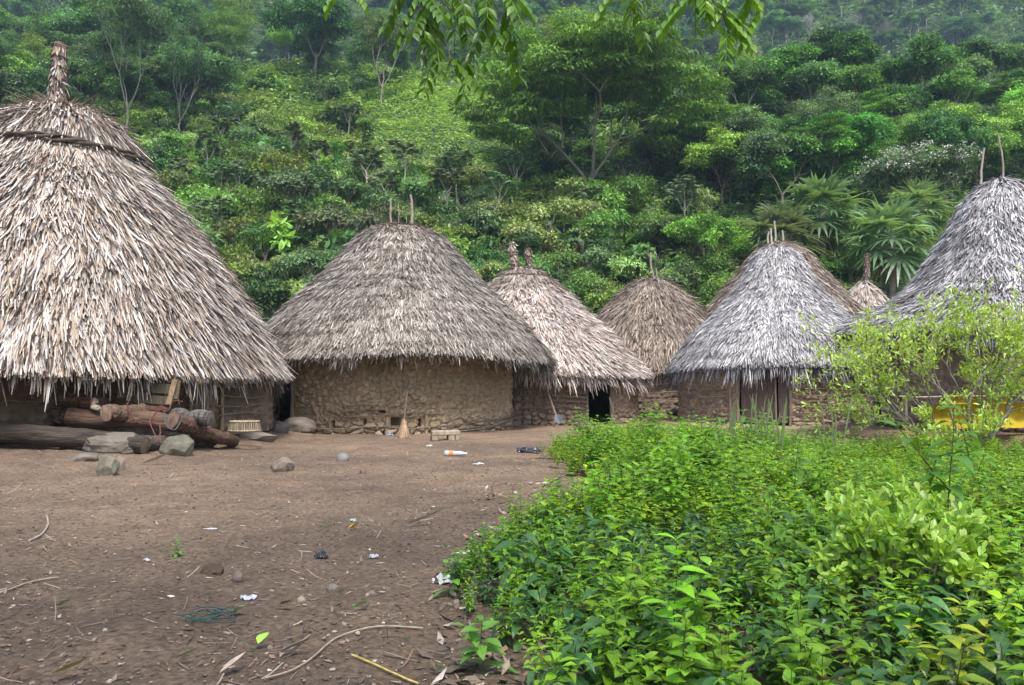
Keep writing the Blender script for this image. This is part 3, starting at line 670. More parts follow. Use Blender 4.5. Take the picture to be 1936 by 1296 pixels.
G1 = (.140, .270, .065); G2 = (.090, .190, .060); G3 = (.225, .350, .080); G4 = (.145, .235, .105); G5 = (.28, .375, .135)
BARKC = (.20, .17, .13); PALEB = (.42, .38, .32)

class Kind:
    def __init__(s, name, cat, parts, h): s.name = name; s.cat = cat; s.parts = parts; s.h = h; s.used = 0
def use_kind(K, loc, label, scale=1.0, rot=None, tint=(1, 1, 1), group=None, sz=1.0):
    o = thing(K.name, label, K.cat, loc, group); o.rotation_euler = (0, 0, rng.uniform(0, 6.28) if rot is None else rot); o.scale = (scale, scale, scale * sz)
    for nm, me in K.parts:
        c = bpy.data.objects.new(nm, me); COL.objects.link(c); c.parent = o
        if nm in ('crown', 'frond', 'leaf', 'foliage'): c.color = (*tint, 1)
    return o
def md(mb, name, m, smooth=False):
    me = mb.data(name, smooth); me.materials.append(M[m]); return me

def mk_tree(name, seed, H, trunkfrac, spread, depth, split, up, clump, flat, nleaf, L, W, col, bark=BARKC, R=.2, droop=.3, lean=(0, 0, 1), L0=None, cat="tree", cj=.18, shrink=.68, extra=0, prof=LEAF2, bend=.25):
    r = np.random.default_rng(seed); out = {'b': [], 't': [], 'm': []}
    th = H * trunkfrac; pts = wob((0, 0, -.6), (lean[0] * th, lean[1] * th, th), 6, H * .006, r)
    out['b'].append((pts, np.linspace(R, R * .7, 6)))
    for j in range(3 if isinstance(split, int) else split[1]):
        a = j * 2.2 + r.uniform(0, 1); grow(r, pts[-1], (math.cos(a) * math.sin(spread), math.sin(a) * math.sin(spread), math.cos(spread)), (L0 or H * .3), R * .55, depth, split, spread, up, out, 4, shrink)
    crown = MB()
    for p, d in out['t'] + out['m']:
        rad = clump * r.uniform(.6, 1.3); tone = r.uniform(.55, 1.4)
        leafclump(crown, r, p + d * rad * .2, rad, flat, int(nleaf * rad / clump), L, W, np.array(col) * tone, prof, droop, cj, bend=bend)
    for q in range(extra):
        p, d = out['t'][r.integers(len(out['t']))]; leafclump(crown, r, p * np.array([.7, .7, .85]) + r.normal(0, .3, 3), clump, flat, nleaf, L, W, np.array(col) * .9, prof, droop, cj)
    parts = [('trunk', md(limbs_mb(out, bark), 'trunk', 'bark', True)), ('crown', md(crown, 'crown', 'far_leaf'))]
    return Kind(name, cat, parts, H)

def mk_column(seed, H, R, col):
    """a dead trunk wholly wrapped in creeper"""
    r = np.random.default_rng(seed); tr = MB(); pts = wob((0, 0, -.5), (.2, .1, H), 7, .06, r); add_tube(tr, pts, .14, 6, BARKC)
    cr = MB()
    for i in range(26):
        t = i / 25; c = pts[0] * (1 - t) + pts[-1] * t + np.array([0, 0, .3]); rad = R * (.7 + .25 * math.sin(i * 1.3)) * (1.35 - .7 * t if t < .8 else 1.3)
        leafclump(cr, r, c, rad, 1.1, 130, .20, .13, np.array(col) * r.uniform(.7, 1.25), droop=.9, under=.8)
    for q in range(7): leafclump(cr, r, pts[-1] + r.normal(0, R * .8, 3) * [1, 1, .4], R * .8, .6, 120, .24, .13, np.array(col) * r.uniform(.9, 1.3), droop=.5)
    return Kind('vine_covered_tree', 'tree', [('trunk', md(tr, 'trunk', 'bark', True)), ('crown', md(cr, 'crown', 'far_leaf'))], H)
def mk_bush(seed, R, H, col, L=.17, W=.085, n=2600, name='shrub', blobs=9, prof=LEAF2):
    r = np.random.default_rng(seed); out = {'b': [], 't': []}; f = MB()
    for i in range(4): grow(r, (r.normal(0, .1), r.normal(0, .1), -.3), (r.normal(0, .5), r.normal(0, .5), 1), H * .45, .035, 2, 3, .55, .3, out, 3)
    for i in range(blobs):
        a = r.uniform(0, 6.28); q = R * math.sqrt(r.uniform(0, 1)) * .8; z = H * (r.uniform(.15, .85)) * (1 - .4 * q / R)
        leafclump(f, r, (q * math.cos(a), q * math.sin(a), z), R * r.uniform(.28, .5), r.uniform(.55, .9), n // blobs, L, W, np.array(col) * r.uniform(.7, 1.3), prof, .3)
    return Kind(name, 'shrub', [('stem', md(limbs_mb(out, BARKC, 4), 'stem', 'bark', True)), ('foliage', md(f, 'foliage', 'far_leaf'))], H)
def mk_cecropia(seed, H, col):
    r = np.random.default_rng(seed); out = {'b': [], 't': []}
    pts = wob((0, 0, -.5), (.3, 0, H * .6), 6, .05, r); out['b'].append((pts, np.linspace(.11, .08, 6)))
    for j in range(5):
        a = j * 1.3; grow(r, pts[-1] if j % 2 else pts[-2], (math.cos(a) * .7, math.sin(a) * .7, .7), H * .22, .05, 1, 3, .6, .5, out, 4, .6)
    cr = MB()
    for p, d in out['t']:
        for q in range(9):
            c = p + r.normal(0, .30, 3) * [1, 1, .35]; n = 9; a = np.linspace(0, 2 * PI, n, endpoint=False) + r.uniform(0, 1)
            tl = r.normal(0, .25, 2); N = norm(np.array([tl[0], tl[1], 1.0])); D = np.stack([np.cos(a), np.sin(a), -tl[0] * np.cos(a) - tl[1] * np.sin(a) - .15], -1)
            V, Fc, k = blades(np.repeat(c[None], n, 0), D, np.repeat(N[None], n, 0), .36, .16, [.4, 1, .7, .1], bend=.35)
            cr.add(V, Fc, np.clip(np.array(col) * r.normal(1, .12), .01, .8))
    return Kind('cecropia_tree', 'tree', [('trunk', md(limbs_mb(out, PALEB), 'trunk', 'bark', True)), ('crown', md(cr, 'crown', 'far_leaf'))], H)
def mk_bare(seed, H, col, twigs=6):
    r = np.random.default_rng(seed); out = {'b': [], 't': []}; pts = wob((0, 0, -.5), (0, 0, H * .45), 6, .06, r); out['b'].append((pts, np.linspace(.16, .12, 6)))
    for j in range(4):
        a = j * 1.7; grow(r, pts[-1], (math.cos(a) * .5, math.sin(a) * .5, .9), H * .2, .09, 3, 3, .5, .3, out, 3, .72)
    cr = MB(); T = np.array([t[0] for t in out['t']]); Dd = np.array([t[1] for t in out['t']]); n = len(T) * twigs
    P = np.repeat(T, twigs, 0); D = norm(np.repeat(Dd, twigs, 0) + r.normal(0, .5, (n, 3))); V, Fc, k = blades(P, D, r.normal(0, 1, (n, 3)), H * .08, .03, [1, 1, .3]); cr.add(V, Fc, col)
    for p, d in out['t'][::2]: leafclump(cr, r, p, .4, .7, 14, .18, .08, np.array(col) * 1.2)
    return Kind('bare_tree', 'tree', [('trunk', md(limbs_mb(out, np.array(col) * 1.1, 4), 'trunk', 'bark', True)), ('crown', md(cr, 'crown', 'far_leaf'))], H)
def fan_leaf(mb, r, base, d, pet, Rf, col, nb=20, spanA=2.3, w=.075, droopx=1.0):
    d = norm(np.asarray(d, float)); hub = base + d * pet - np.array([0, 0, .12 * pet]); add_tube(mb, np.stack([base, (base + hub) / 2 + [0, 0, .08 * pet], hub]), .016, 4, np.array(col) * 1.2, cap=False)
    side = norm(np.cross(d, [0, 0, 1.0])); N = norm(np.cross(side, d)); N = N if N[2] > 0 else -N
    a = np.linspace(-spanA, spanA, nb); D = d[None] * np.cos(a)[:, None] + side[None] * np.sin(a)[:, None] + r.normal(0, .03, (nb, 3)) + N * .12 * np.abs(np.sin(a))[:, None]
    L = Rf * (1 - .25 * (np.abs(a) / spanA) ** 2) * r.uniform(.9, 1.08, nb)
    V, Fc, k = blades(np.repeat(hub[None], nb, 0), D, norm(N[None] + r.normal(0, .12, (nb, 3))), L, w, [.5, 1, 1, .6, .08], bend=.05, grav=r.uniform(.15, .45, nb) * droopx, fold=.0)
    mb.add(V, Fc, np.repeat(np.clip(np.array(col) * r.normal(1, .14, (nb, 1)), .01, .8), k, 0))
def mk_fanpalm(seed, H, nf, Rf, col, trunk=True, pet=.9, skirt=0, name='fan_palm', w=.075, nb=20):
    r = np.random.default_rng(seed); parts = []; cr = MB()
    if trunk:
        tr = MB(); add_tube(tr, wob((0, 0, -.4), (.1, 0, H), 8, .03, r), .15 + .02 * np.sin(np.arange(8) * 2), 8, (.20, .17, .14)); parts.append(('trunk', md(tr, 'trunk', 'bark', True)))
    for i in range(nf):
        a = i * 2.4; el = (1.35 - 2.25 * (i / nf)) if trunk else r.uniform(.35, 1.3)
        fan_leaf(cr, r, np.array([.0, 0, H]), (math.cos(a) * math.cos(el), math.sin(a) * math.cos(el), math.sin(el)), pet * r.uniform(.8, 1.15), Rf * r.uniform(.85, 1.1), np.array(col) * r.uniform(.75, 1.2), droopx=1.0, w=w, nb=nb)
    if skirt:
        sk = MB()
        for i in range(skirt):
            a = i * 2.4 + 1; el = -r.uniform(.5, 1.25); fan_leaf(sk, r, np.array([0, 0, H - .1]), (math.cos(a) * math.cos(el), math.sin(a) * math.cos(el), math.sin(el)), pet * .8, Rf * .8, (.17, .14, .085), nb=12, droopx=1.5)
        parts.append(('dead_frond', md(sk, 'dead_frond', 'far_leaf')))
    parts.append(('crown', md(cr, 'crown', 'leaf_gloss'))); return Kind(name, 'palm', parts, H)
def mk_banana(seed, H, n, col, name='banana_plant', W=.5, Lf=1.9):
    r = np.random.default_rng(seed); st = MB(); add_tube(st, wob((0, 0, -.3), (0, 0, H), 5, .02, r), np.linspace(.12, .06, 5), 7, (.20, .24, .10)); lf = MB()
    for i in range(n):
        a = i * 2.4 + r.uniform(-.3, .3); el = r.uniform(.75, 1.4)
        V, Fc, k = blades(np.array([[0, 0, H * .9]]), [[math.cos(a) * math.cos(el), math.sin(a) * math.cos(el), math.sin(el)]], [[-math.cos(a), -math.sin(a), 1.2]], Lf * r.uniform(.8, 1.15), W * r.uniform(.85, 1.15), [.08, .3, .9, 1, 1, .9, .6, .1], bend=0, fold=.35, grav=r.uniform(.15, .5))
        lf.add(V, Fc, np.array(col) * r.uniform(.8, 1.2))
    return Kind(name, 'plant', [('stem', md(st, 'stem', 'bark', True)), ('foliage', md(lf, 'foliage', 'leaf_gloss'))], H)

K = {}
TONES = {'round': ["mid-green", "dark green", "grey-green", "bright green"], 'tall': ["mid-green", "dark green", "grey-green"], 'airy': ["grey-green", "yellow-green"], 'layer': ["", "open-crowned"], 'cec': ["pale", "greyer"], 'bare': ["purplish", "whitish"],
         'bush': ["mid-green", "light green", "dark green", "yellow-green", "grey-green"], 'bigleaf': ["dark", "bright"], 'upalm': ["dark", "light"], 'palm': ["", "", ""], 'col': ["", ""], 'banana': ["", ""], 'strap': [""], 'white': [""]}
K['round'] = [mk_tree('broadleaf_tree', s, 9, .28, .62, 3, 3, .15, 1.15, .55, 120, .34, .16, c) for s, c in ((1, G1), (2, G2), (3, G4), (4, G3))]
K['tall'] = [mk_tree('forest_tree', s, 14, .5, .5, 3, 3, .25, 1.15, .6, 80, .42, .2, c, bark=PALEB, R=.2, L0=3.0) for s, c in ((11, G1), (12, G2), (13, G4))]
K['airy'] = [mk_tree('airy_tree', s, 11, .25, .42, 4, (2, 3), .45, .85, .7, 60, .30, .09, c, bark=(.24, .22, .18), R=.13, L0=3.2, shrink=.72, droop=.6) for s, c in ((21, G4), (22, G3))]
K['layer'] = [mk_tree('spreading_tree', s, 15, .16, .72, 4, (2, 3), .24, 1.35, .22, 240, .32, .13, (.12, .245, .04), bark=(.17, .155, .12), R=.24, L0=4.4, shrink=.74, droop=.45, extra=130) for s in (31, 32)]
K['cec'] = [mk_cecropia(s, 7, c) for s, c in ((41, (.17, .235, .13)), (42, (.13, .20, .10)))]
K['bare'] = [mk_bare(s, 11, c) for s, c in ((51, (.20, .15, .15)), (52, (.30, .27, .26)))]
K['col'] = [mk_column(s, 6, .8, G1) for s in (61, 62)]
K['bush'] = [mk_bush(s, 1.7, 2.2, c) for s, c in ((71, G1), (72, G3), (73, G2), (74, G5), (75, G4))]
K['bigleaf'] = [mk_bush(s, 1.4, 2.0, c, .38, .17, 520, 'large_leaved_shrub', 8, LEAF4) for s, c in ((81, G2), (82, G3))]
K['palm'] = [mk_fanpalm(s, 3.2, 30, 1.30, (.15, .25, .13), skirt=3, w=.15, nb=15, pet=1.1) for s in (91, 92, 93)]
K['upalm'] = [mk_fanpalm(s, .3, 12, .95, c, trunk=False, pet=.8, name='stemless_fan_palm', w=.11, nb=13) for s, c in ((94, (.055, .11, .05)), (95, (.10, .16, .05)))]
K['banana'] = [mk_banana(s, 1.6, 8, c) for s, c in ((101, (.10, .22, .03)), (102, (.07, .16, .035)))]
K['strap'] = [mk_banana(s, .3, 22, (.055, .115, .03), 'strap_leaved_plant', .26, 2.0) for s in (103,)]

LAND = [(70, "the picture's left edge"), (190, "the large hut's straw finial"), (320, "the large hut's right shoulder"), (440, "the large hut's long right slope"), (560, "the gap before the centre hut"), (680, "the centre hut's left slope"), (800, "the centre hut's roof poles"), (920, "the centre hut's right slope"),
        (1040, "the two straw finials"), (1160, "the pale hut's right slope"), (1280, "the brown hut's crooked pole"), (1400, "the dip before the silver hut"), (1530, "the four roof poles"), (1680, "the slender finial tip"), (1820, "the right hut's left slope"), (9999, "the right hut's two poles")]
def where(px, py):
    nm = next(n for lim, n in LAND if px < lim)
    row = "near picture top, over" if py < 60 else "on far slope above" if py < 130 else "on upper slope above" if py < 200 else "well up behind" if py < 270 else "on middle slope behind" if py < 350 else "on lower slope behind" if py < 430 else "low behind" if py < 510 else "at slope foot behind"
    return f"{row} {nm}"
DESC = {'round': "rounded tree", 'tall': "pale-trunked forest tree", 'airy': "thin airy tree", 'layer': "flat-layered spreading tree",
        'cec': "cecropia tree", 'bare': "leafless tree", 'col': "creeper-wrapped trunk", 'bush': "leafy shrub", 'bigleaf': "large-leaved shrub",
        'palm': "tall fan palm", 'upalm': "stemless fan palm", 'banana': "banana plant", 'strap': "strap-leaved plant"}
SIZES = {'round': (.72, .95), 'tall': (.7, .95), 'airy': (.65, .85), 'layer': (.46, .5), 'cec': (.7, .85), 'bare': (.75, 1.0), 'col': (.5, 1.5), 'bush': (1.25, 1.7), 'bigleaf': (1.25, 1.7), 'palm': (1, 9), 'upalm': (1.2, 1.5), 'banana': (.5, 2), 'strap': (.5, 2), 'white': (.5, 2)}
def plant(kind, px, py, scale=1.0, v=None, tint=(1, 1, 1), label=None, y=None, sz=1.0, sink=0.0, rot=None):
    """stand a plant where the line of sight through (px, py) meets the hillside"""
    if y is None: p = hill_at(px, py)
    else:
        c = at(px, HORIZ, y); z = float(hill_h(c[0], y)) if y > 44 else float(ground_h(c[0], y)); p = np.array([c[0], y, z])
    p = p - [0, 0, sink]
    Ks = K[kind]; v = int(rng.integers(len(Ks))) if v is None else v
    size = "small " if scale < SIZES[kind][0] else "big " if scale > SIZES[kind][1] else ""
    lab = label or " ".join(f"{size}{TONES[kind][v]} {DESC[kind]} {where(px, py)}".split())
    grp = None if label else f"{DESC[kind]}s growing over the hillside"
    lum = float(np.clip(rng.normal(1, .2), .6, 1.5)); t = tuple(float(np.clip(a * lum * rng.normal(1, .06), .3, 2.5)) for a in tint)
    return use_kind(Ks[v], p, lab, scale, rot, t, grp, sz)

# ------------------------------------------------------------------ hillside planting
def scatter(kind, n, x0, x1, y0, y1, s0, s1, tint=(1, 1, 1), seed=1, sz=1.0, avoid=None):
    r = np.random.default_rng(seed); nx = max(1, int(round(math.sqrt(n * (x1 - x0) / max(y1 - y0, 1) * .5)))); ny = max(1, int(math.ceil(n / nx)))
    for i in range(n):
        px = x0 + (x1 - x0) * ((i % nx) + r.uniform(0, 1)) / nx; py = y0 + (y1 - y0) * ((i // nx) + r.uniform(0, 1)) / ny
        if avoid and avoid(px, py): continue
        plant(kind, px, py, r.uniform(s0, s1), tint=tint, sz=sz)
clearing = lambda px, py: (670 + max(0, (300 - py)) * .15 < px < 1010 - max(0, (300 - py)) * .6) and 130 < py < 345
# far slope
scatter('tall', 120, -40, 1980, -60, 150, .75, 1.15, (.75, .9, .8), 1)
scatter('round', 70, -40, 1980, -40, 180, .9, 1.4, (.7, .85, .8), 2)
scatter('bare', 8, 1380, 1760, 90, 190, .9, 1.2, seed=3)
scatter('bare', 4, 1120, 1300, 150, 250, .5, .8, seed=33)
# right hand forest
scatter('tall', 34, 1300, 1990, 190, 330, .62, .85, (.85, 1, .8), 4)
scatter('round', 40, 1300, 1990, 260, 420, .6, .9, (.9, 1.05, .9), 5)
scatter('layer', 5, 1340, 1980, 250, 400, .42, .55, (.95, 1, .8), 6)
scatter('airy', 8, 1300, 1950, 200, 380, .55, .85, seed=7)
scatter('bush', 30, 1180, 1980, 420, 560, .9, 1.4, seed=8)
# upper left wood
scatter('round', 26, -60, 430, 130, 290, .7, 1.05, (.75, .85, .8), 9)
scatter('airy', 14, -40, 480, 110, 280, .7, 1.0, (.85, .95, .8), 10)
scatter('round', 16, 430, 1150, 60, 150, .55, .85, (1, 1, .9), 11, avoid=clearing)
scatter('airy', 8, 520, 1100, 70, 190, .5, .8, seed=12, avoid=clearing)
# middle slope shrubs
scatter('bush', 190, 250, 1320, 170, 540, 1.0, 2.1, seed=13, avoid=clearing)
scatter('bigleaf', 70, 250, 1320, 200, 540, 1.0, 2.0, seed=14, avoid=clearing)
scatter('cec', 34, 330, 1300, 260, 520, .6, .95, seed=15, avoid=clearing)
scatter('upalm', 50, 260, 1330, 180, 540, 1.0, 1.8, seed=16, avoid=clearing)
scatter('bush', 40, 300, 1650, 530, 600, 1.1, 1.7, seed=17)
# the plants one can single out
plant('layer', 1113, 408, 1.22, 0, (.95, 1.05, .9), "widest spreading tree, flat leaf layers over pale limbs, above the single-pole hut", rot=.6)
plant('layer', 1040, 330, .62, 1, (1.1, 1.1, .9), "smaller layered tree to the left of the widest spreading tree")
plant('airy', 722, 205, 1.0, 1, (.8, .85, .8), "thin forked pale-limbed tree standing at the top left of the bright clearing", rot=1)
plant('airy', 240, 265, 1.3, 0, (.8, .95, .8), "largest airy tree reaching right from the dark wood above the left hut")
plant('round', 945, 300, .42, 1, (.9, 1, 1), "small dark round tree at the lower edge of the bright clearing")
plant('round', 1335, 530, .52, 0, (1.15, 1.25, .8), "bright bushy dark-hearted tree just left of the fan palms")
plant('round', 1260, 500, .40, 2, (1.0, 1.1, .9), "low bushy tree behind the single pole of the brown hut")
plant('col', 325, 390, 1.0, 0, (.8, .95, .8), "thick trunk smothered in creeper, right of the large hut's finial")
plant('col', 690, 345, .95, 1, (1, 1.05, .9), "narrow creeper-covered trunk below the bright clearing")
plant('col', 640, 360, .7, 0, (1.1, 1.1, .9), "short leaning creeper column left of the narrow creeper-covered trunk")
for i, (px, yy, s, lab) in enumerate(((1482, 54, 1.45, "fan palm on the left of the row, right behind the four poles"), (1560, 57, 1.6, "tallest fan palm, in the middle of the row behind the silver hut"), (1690, 53, 1.6, "broadest fan palm, directly above the small finial tip"), (1745, 58, 1.4, "fan palm half hidden by the white-flowering tree"))):
    plant('palm', px, 430, s, i % 3, (1, 1, 1), lab, y=yy, sz=1.0)
plant('upalm', 1620, 470, 1.3, 0, (1, 1, 1), "low fan palm leaves between the two palm trunks", y=43)
for i, (px, py, s) in enumerate(((560, 235, 1.25), (605, 250, 1.1), (505, 215, 1.15), (650, 262, .8), (540, 205, 1.0))):
    plant('strap', px, py, s, 0, (1, 1, 1), ["tuft of long upright strap leaves at the centre of the dark strap-leaf thicket", "tuft of strap leaves right of the thicket's centre", "leftmost tuft of strap leaves in the thicket", "rightmost short tuft of strap leaves", "highest tuft of strap leaves in the thicket"][i])
for i, (px, py, s) in enumerate(((957, 405, .85), (1075, 508, .8), (1115, 560, .7), (880, 430, .7), (440, 330, .8), (700, 470, .8), (1650, 330, .7))):
    plant('banana', px, py, s, i % 2, (1.2, 1.25, .9), ["brightest banana plant with upright leaves above the two-finial hut", "banana plant just right of the straw finials", "low banana plant over the pale roof's slope", "banana plant left of the brightest one", "banana plant beside the creeper-smothered trunk", "banana plant behind the centre hut's roof poles", "banana plant up among the right-hand forest trees"][i])
K['white'] = [mk_tree('flowering_tree', 111, 5, .25, .6, 3, 3, .2, .55, .7, 60, .2, .09, G4, R=.09)]
r_ = np.random.default_rng(5); fl = MB()
me_crown = K['white'][0].parts[1][1]; co = np.zeros(len(me_crown.vertices) * 3, np.float32); me_crown.vertices.foreach_get("co", co); co = co.reshape(-1, 3)
cl_ = co[r_.integers(0, len(co), 260)]
for c in cl_:
    if c[2] > 1.6: leafclump(fl, r_, c * [1.06, 1.06, 1.04], .14, .8, 16, .09, .06, (.62, .60, .55))
K['white'][0].parts.append(('blossom', md(fl, 'blossom', 'plain')))
plant('white', 1770, 450, 1.5, 0, (1, 1, 1), "small tree covered in white blossom left of the right-edge hut's poles", y=62)
plant('white', 1700, 400, 1.3, 0, (.9, 1, 1), "paler white-blossomed tree above the slender finial tip", y=63)

same = {}
for o in list(COL.objects):
    if o.get('label') and str(o.get('group', '')).endswith("over the hillside"): same.setdefault(o['label'], []).append(o)
for lab, os_ in same.items():
    os_.sort(key=lambda o: o.location.x / max(o.location.y, 1)); n = len(os_)
    words = {1: [""], 2: [", left one", ", right one"], 3: [", left one", ", middle one", ", right one"], 4: [", leftmost", ", second one", ", third one", ", rightmost"]}.get(n)
    if n > 1 and words:
        for o, w in zip(os_, words): o['label'] = lab + w
        if max(len(o['label'].split()) for o in os_) > 16:
            for o in os_: o['label'] = o['label'].replace(" on ", " ", 1).replace("big ", "", 1).replace("pale-trunked ", "", 1)

# ------------------------------------------------------------------ undergrowth masses
def cover(name, label, n, y0, y1, xa, xb, L, W, cols, seed, clear=0, hgt=.5, cat="undergrowth", vis=True, D_up=.4):
    r = np.random.default_rng(seed); y = y0 + (y1 - y0) * np.sqrt(r.uniform(0, 1, n)) if y1 > y0 * 1.3 else r.uniform(y0, y1, n)
    x = r.uniform(xa, xb, n) * y; z = hill_h(x, y)
    m = fbm(x * .35, y * .35, 3, seed); z = z + hgt * r.uniform(0, 1, n) * (1 + 2.2 * np.maximum(m + .1, 0) * 2)
    # what part of the picture this point lies in decides whether it is the clearing
    Yc = y * math.cos(TILT) + (z - EYE) * math.sin(TILT); Zc = (z - EYE) * math.cos(TILT) - y * math.sin(TILT)
    px = CXP + F * x / Yc; py = CYP - F * Zc / Yc
    inc = (px > 670 + np.maximum(0, 300 - py) * .15) & (px < 1010 - np.maximum(0, 300 - py) * .6) & (py > 140 + 12 * m * 10) & (py < 345) & (y < 140)
    keep = inc if clear else ~inc
    x, y, z, m = x[keep], y[keep], z[keep], m[keep]; n = len(x)
    D = norm(np.stack([r.normal(0, 1, n), r.normal(0, 1, n), r.uniform(-.3, 1, n) * D_up * 2], -1)); N = norm(np.stack([r.normal(0, .4, n), r.normal(0, .4, n) - .3, np.ones(n)], -1))
    V, Fc, k = blades(np.stack([x, y, z], -1), D, N, L * r.uniform(.6, 1.4, n) * (y / 70) ** .5, W * r.uniform(.7, 1.3, n) * (y / 70) ** .5, LEAF2, bend=.35)
    c = np.array(cols)[(np.clip((m + .35 + r.normal(0, .12, n)) / .7, 0, .999) * len(cols)).astype(int)] * r.normal(1, .2, (n, 1))
    mb = MB(); mb.add(V, Fc, np.repeat(np.clip(c, .008, .7), k, 0)); return tag(mb.build(name, M['far_leaf']), label, cat, kind="stuff")
cover("undergrowth", "mixed green undergrowth covering the hillside behind the huts", 190000, 40, 140, -.75, .75, .55, .26, [G2, G4, G1, G1, G3, G5], 1, hgt=.9)
cover("low_plants", "low bright green plants covering the clearing on the slope", 60000, 70, 140, -.22, .06, .34, .16, [(.20, .34, .07), (.27, .44, .09), (.32, .50, .11), (.25, .42, .10)], 2, clear=1, hgt=.6, D_up=.15, cat="plants")
cover("distant_forest", "hazy continuous forest canopy on the far slope", 60000, 165, 335, -.75, .75, 1.0, .5, [G2, G4, G1, G2], 3, hgt=4.0, cat="forest")

# ------------------------------------------------------------------ foreground plants
def plant_tmpl(seed, H, nodes, L, W, prof, fold, col, whorl=2, up=.35, branch=0, grav=.25, stemc=(.10, .13, .04), sr=.004, low=.25, cj=.12):
    r = np.random.default_rng(seed); mb = MB()
    stems = [wob((0, 0, -.02), (r.normal(0, .08) * H, r.normal(0, .08) * H, H), 6, .01, r)]
    for b in range(branch):
        t = r.uniform(.15, .6); s0 = stems[0][0] * (1 - t) + stems[0][-1] * t; a = r.uniform(0, 6.28); l = H * r.uniform(.35, .6)
        stems.append(wob(s0, s0 + np.array([math.cos(a) * .55, math.sin(a) * .55, .75]) * l, 5, .008, r))
    for si, st in enumerate(stems):
        add_tube(mb, st, np.linspace(sr, sr * .4, len(st)), 3, stemc, cap=False)
        nn = nodes if si == 0 else max(2, int(nodes * .5)); a = r.uniform(0, 6.28)
        for i in range(nn):
            t = low + (1 - low) * i / max(nn - 1, 1); f = t * (len(st) - 1); j = min(int(f), len(st) - 2); p = st[j] + (st[j + 1] - st[j]) * (f - j)
            sz = (.55 + .6 * math.sin(min(1, (1 - t) * 1.3 + .18) * PI * .62)) * (1.0 if si == 0 else .85)
            for w in range(whorl):
                aa = a + w * 2 * PI / whorl + r.normal(0, .2); u = up * (.6 + 1.6 * t ** 3) + r.normal(0, .12)
                V, Fc, k = blades(p[None], [[math.cos(aa), math.sin(aa), u]], [[-.3 * math.cos(aa) + r.normal(0, .2), -.3 * math.sin(aa) + r.normal(0, .2), 1]], L * sz * r.uniform(.8, 1.15), W * sz * r.uniform(.85, 1.15), prof, bend=r.uniform(.05, .3), fold=fold, grav=grav * r.uniform(.5, 1.4))
                mb.add(V, Fc, np.clip(np.array(col) * r.normal(1, cj) * (1 + r.normal(0, .05, 3)), .005, .8))
            a += PI / 2 if whorl == 2 else 2.4
    return mb
def inst(dst, tm, X, Y, rot, sc_, tint, zoff=0.0, ground=ground_h, tilt=.12, rr=rng):
    V = np.concatenate(tm.V); C = np.concatenate(tm.C); n = len(X)
    if n == 0: return
    c, s = np.cos(rot)[:, None], np.sin(rot)[:, None]; tx, ty = rr.normal(0, tilt, (n, 1)), rr.normal(0, tilt, (n, 1))
    x = (V[:, 0] * c - V[:, 1] * s) * sc_[:, None]; y = (V[:, 0] * s + V[:, 1] * c) * sc_[:, None]; z = V[:, 2] * sc_[:, None]
    P = np.stack([x + z * tx + X[:, None], y + z * ty + Y[:, None], z + (ground(X, Y) + zoff)[:, None]], -1).reshape(-1, 3)
    CC = np.clip(C[None] * tint[:, None, :], .004, .85).reshape(-1, 3)
    Fo = [f[None] + (np.arange(n) * len(V))[:, None, None] for f in tm.Fs]
    first = True
    base = dst.n
    dst.V.append(P); dst.C.append(CC); dst.n += len(P)
    for f in Fo: dst.Fs.append((f + base).reshape(-1, f.shape[-1]))
OV = [.12, .75, 1.0, .62, .04]; LN = [.15, .8, 1.0, .7, .05]; OB = [.12, .5, .9, 1.0, .3]; S3 = [.15, 1, .08]
WC = [(.19, .36, .026), (.15, .30, .028), (.24, .42, .032), (.085, .20, .045), (.30, .46, .036), (.07, .165, .05)]
near_t = [plant_tmpl(201, .42, 7, .105, .052, OV, .25, WC[0], branch=2), plant_tmpl(202, .50, 8, .12, .040, LN, .2, WC[1], branch=2), plant_tmpl(203, .34, 6, .085, .05, OV, .25, WC[3], branch=2, up=.2),
          plant_tmpl(204, .55, 9, .10, .048, OV, .2, WC[2], branch=3), plant_tmpl(205, .38, 9, .07, .028, LN, .2, WC[0], branch=4), plant_tmpl(206, .30, 6, .13, .06, OV, .25, WC[5], branch=1, up=.15, grav=.4), plant_tmpl(207, .32, 6, .15, .064, OV, .25, (.08, .19, .06), branch=1, up=.2, grav=.5)]
far_t = [plant_tmpl(211, .50, 8, .125, .062, S3, 0, WC[4], branch=3), plant_tmpl(212, .58, 9, .135, .055, S3, 0, WC[0], branch=3), plant_tmpl(213, .42, 8, .11, .06, S3, 0, WC[4], branch=4), plant_tmpl(214, .66, 9, .12, .06, S3, 0, WC[1], branch=4), plant_tmpl(215, .45, 8, .10, .05, S3, 0, WC[2], branch=4)]
POLYPX = [(1035, 868), (1050, 888), (1085, 915), (1190, 930), (1120, 962), (1000, 985), (900, 1040), (850, 1082), (835, 1130), (850, 1180), (870, 1205), (935, 1232), (975, 1262), (985, 1296)]
poly = np.array([ground_at(*p)[:2] for p in POLYPX]); e0 = poly[-1]
poly = np.concatenate([poly, [[e0[0] + .15, 1.2], [5.5, 1.2], [10.5, 12.0], ground_at(1950, 868)[:2], ground_at(1700, 862)[:2], ground_at(1400, 856)[:2], ground_at(1060, 856)[:2]]])
def inpoly(x, y, P):
    c = np.zeros(x.shape, bool); n = len(P)
    for i in range(n):
        x0, y0 = P[i]; x1, y1 = P[(i + 1) % n]
        m = ((y0 > y) != (y1 > y)) & (x < (x1 - x0) * (y - y0) / (y1 - y0 + 1e-12) + x0); c ^= m
    return c
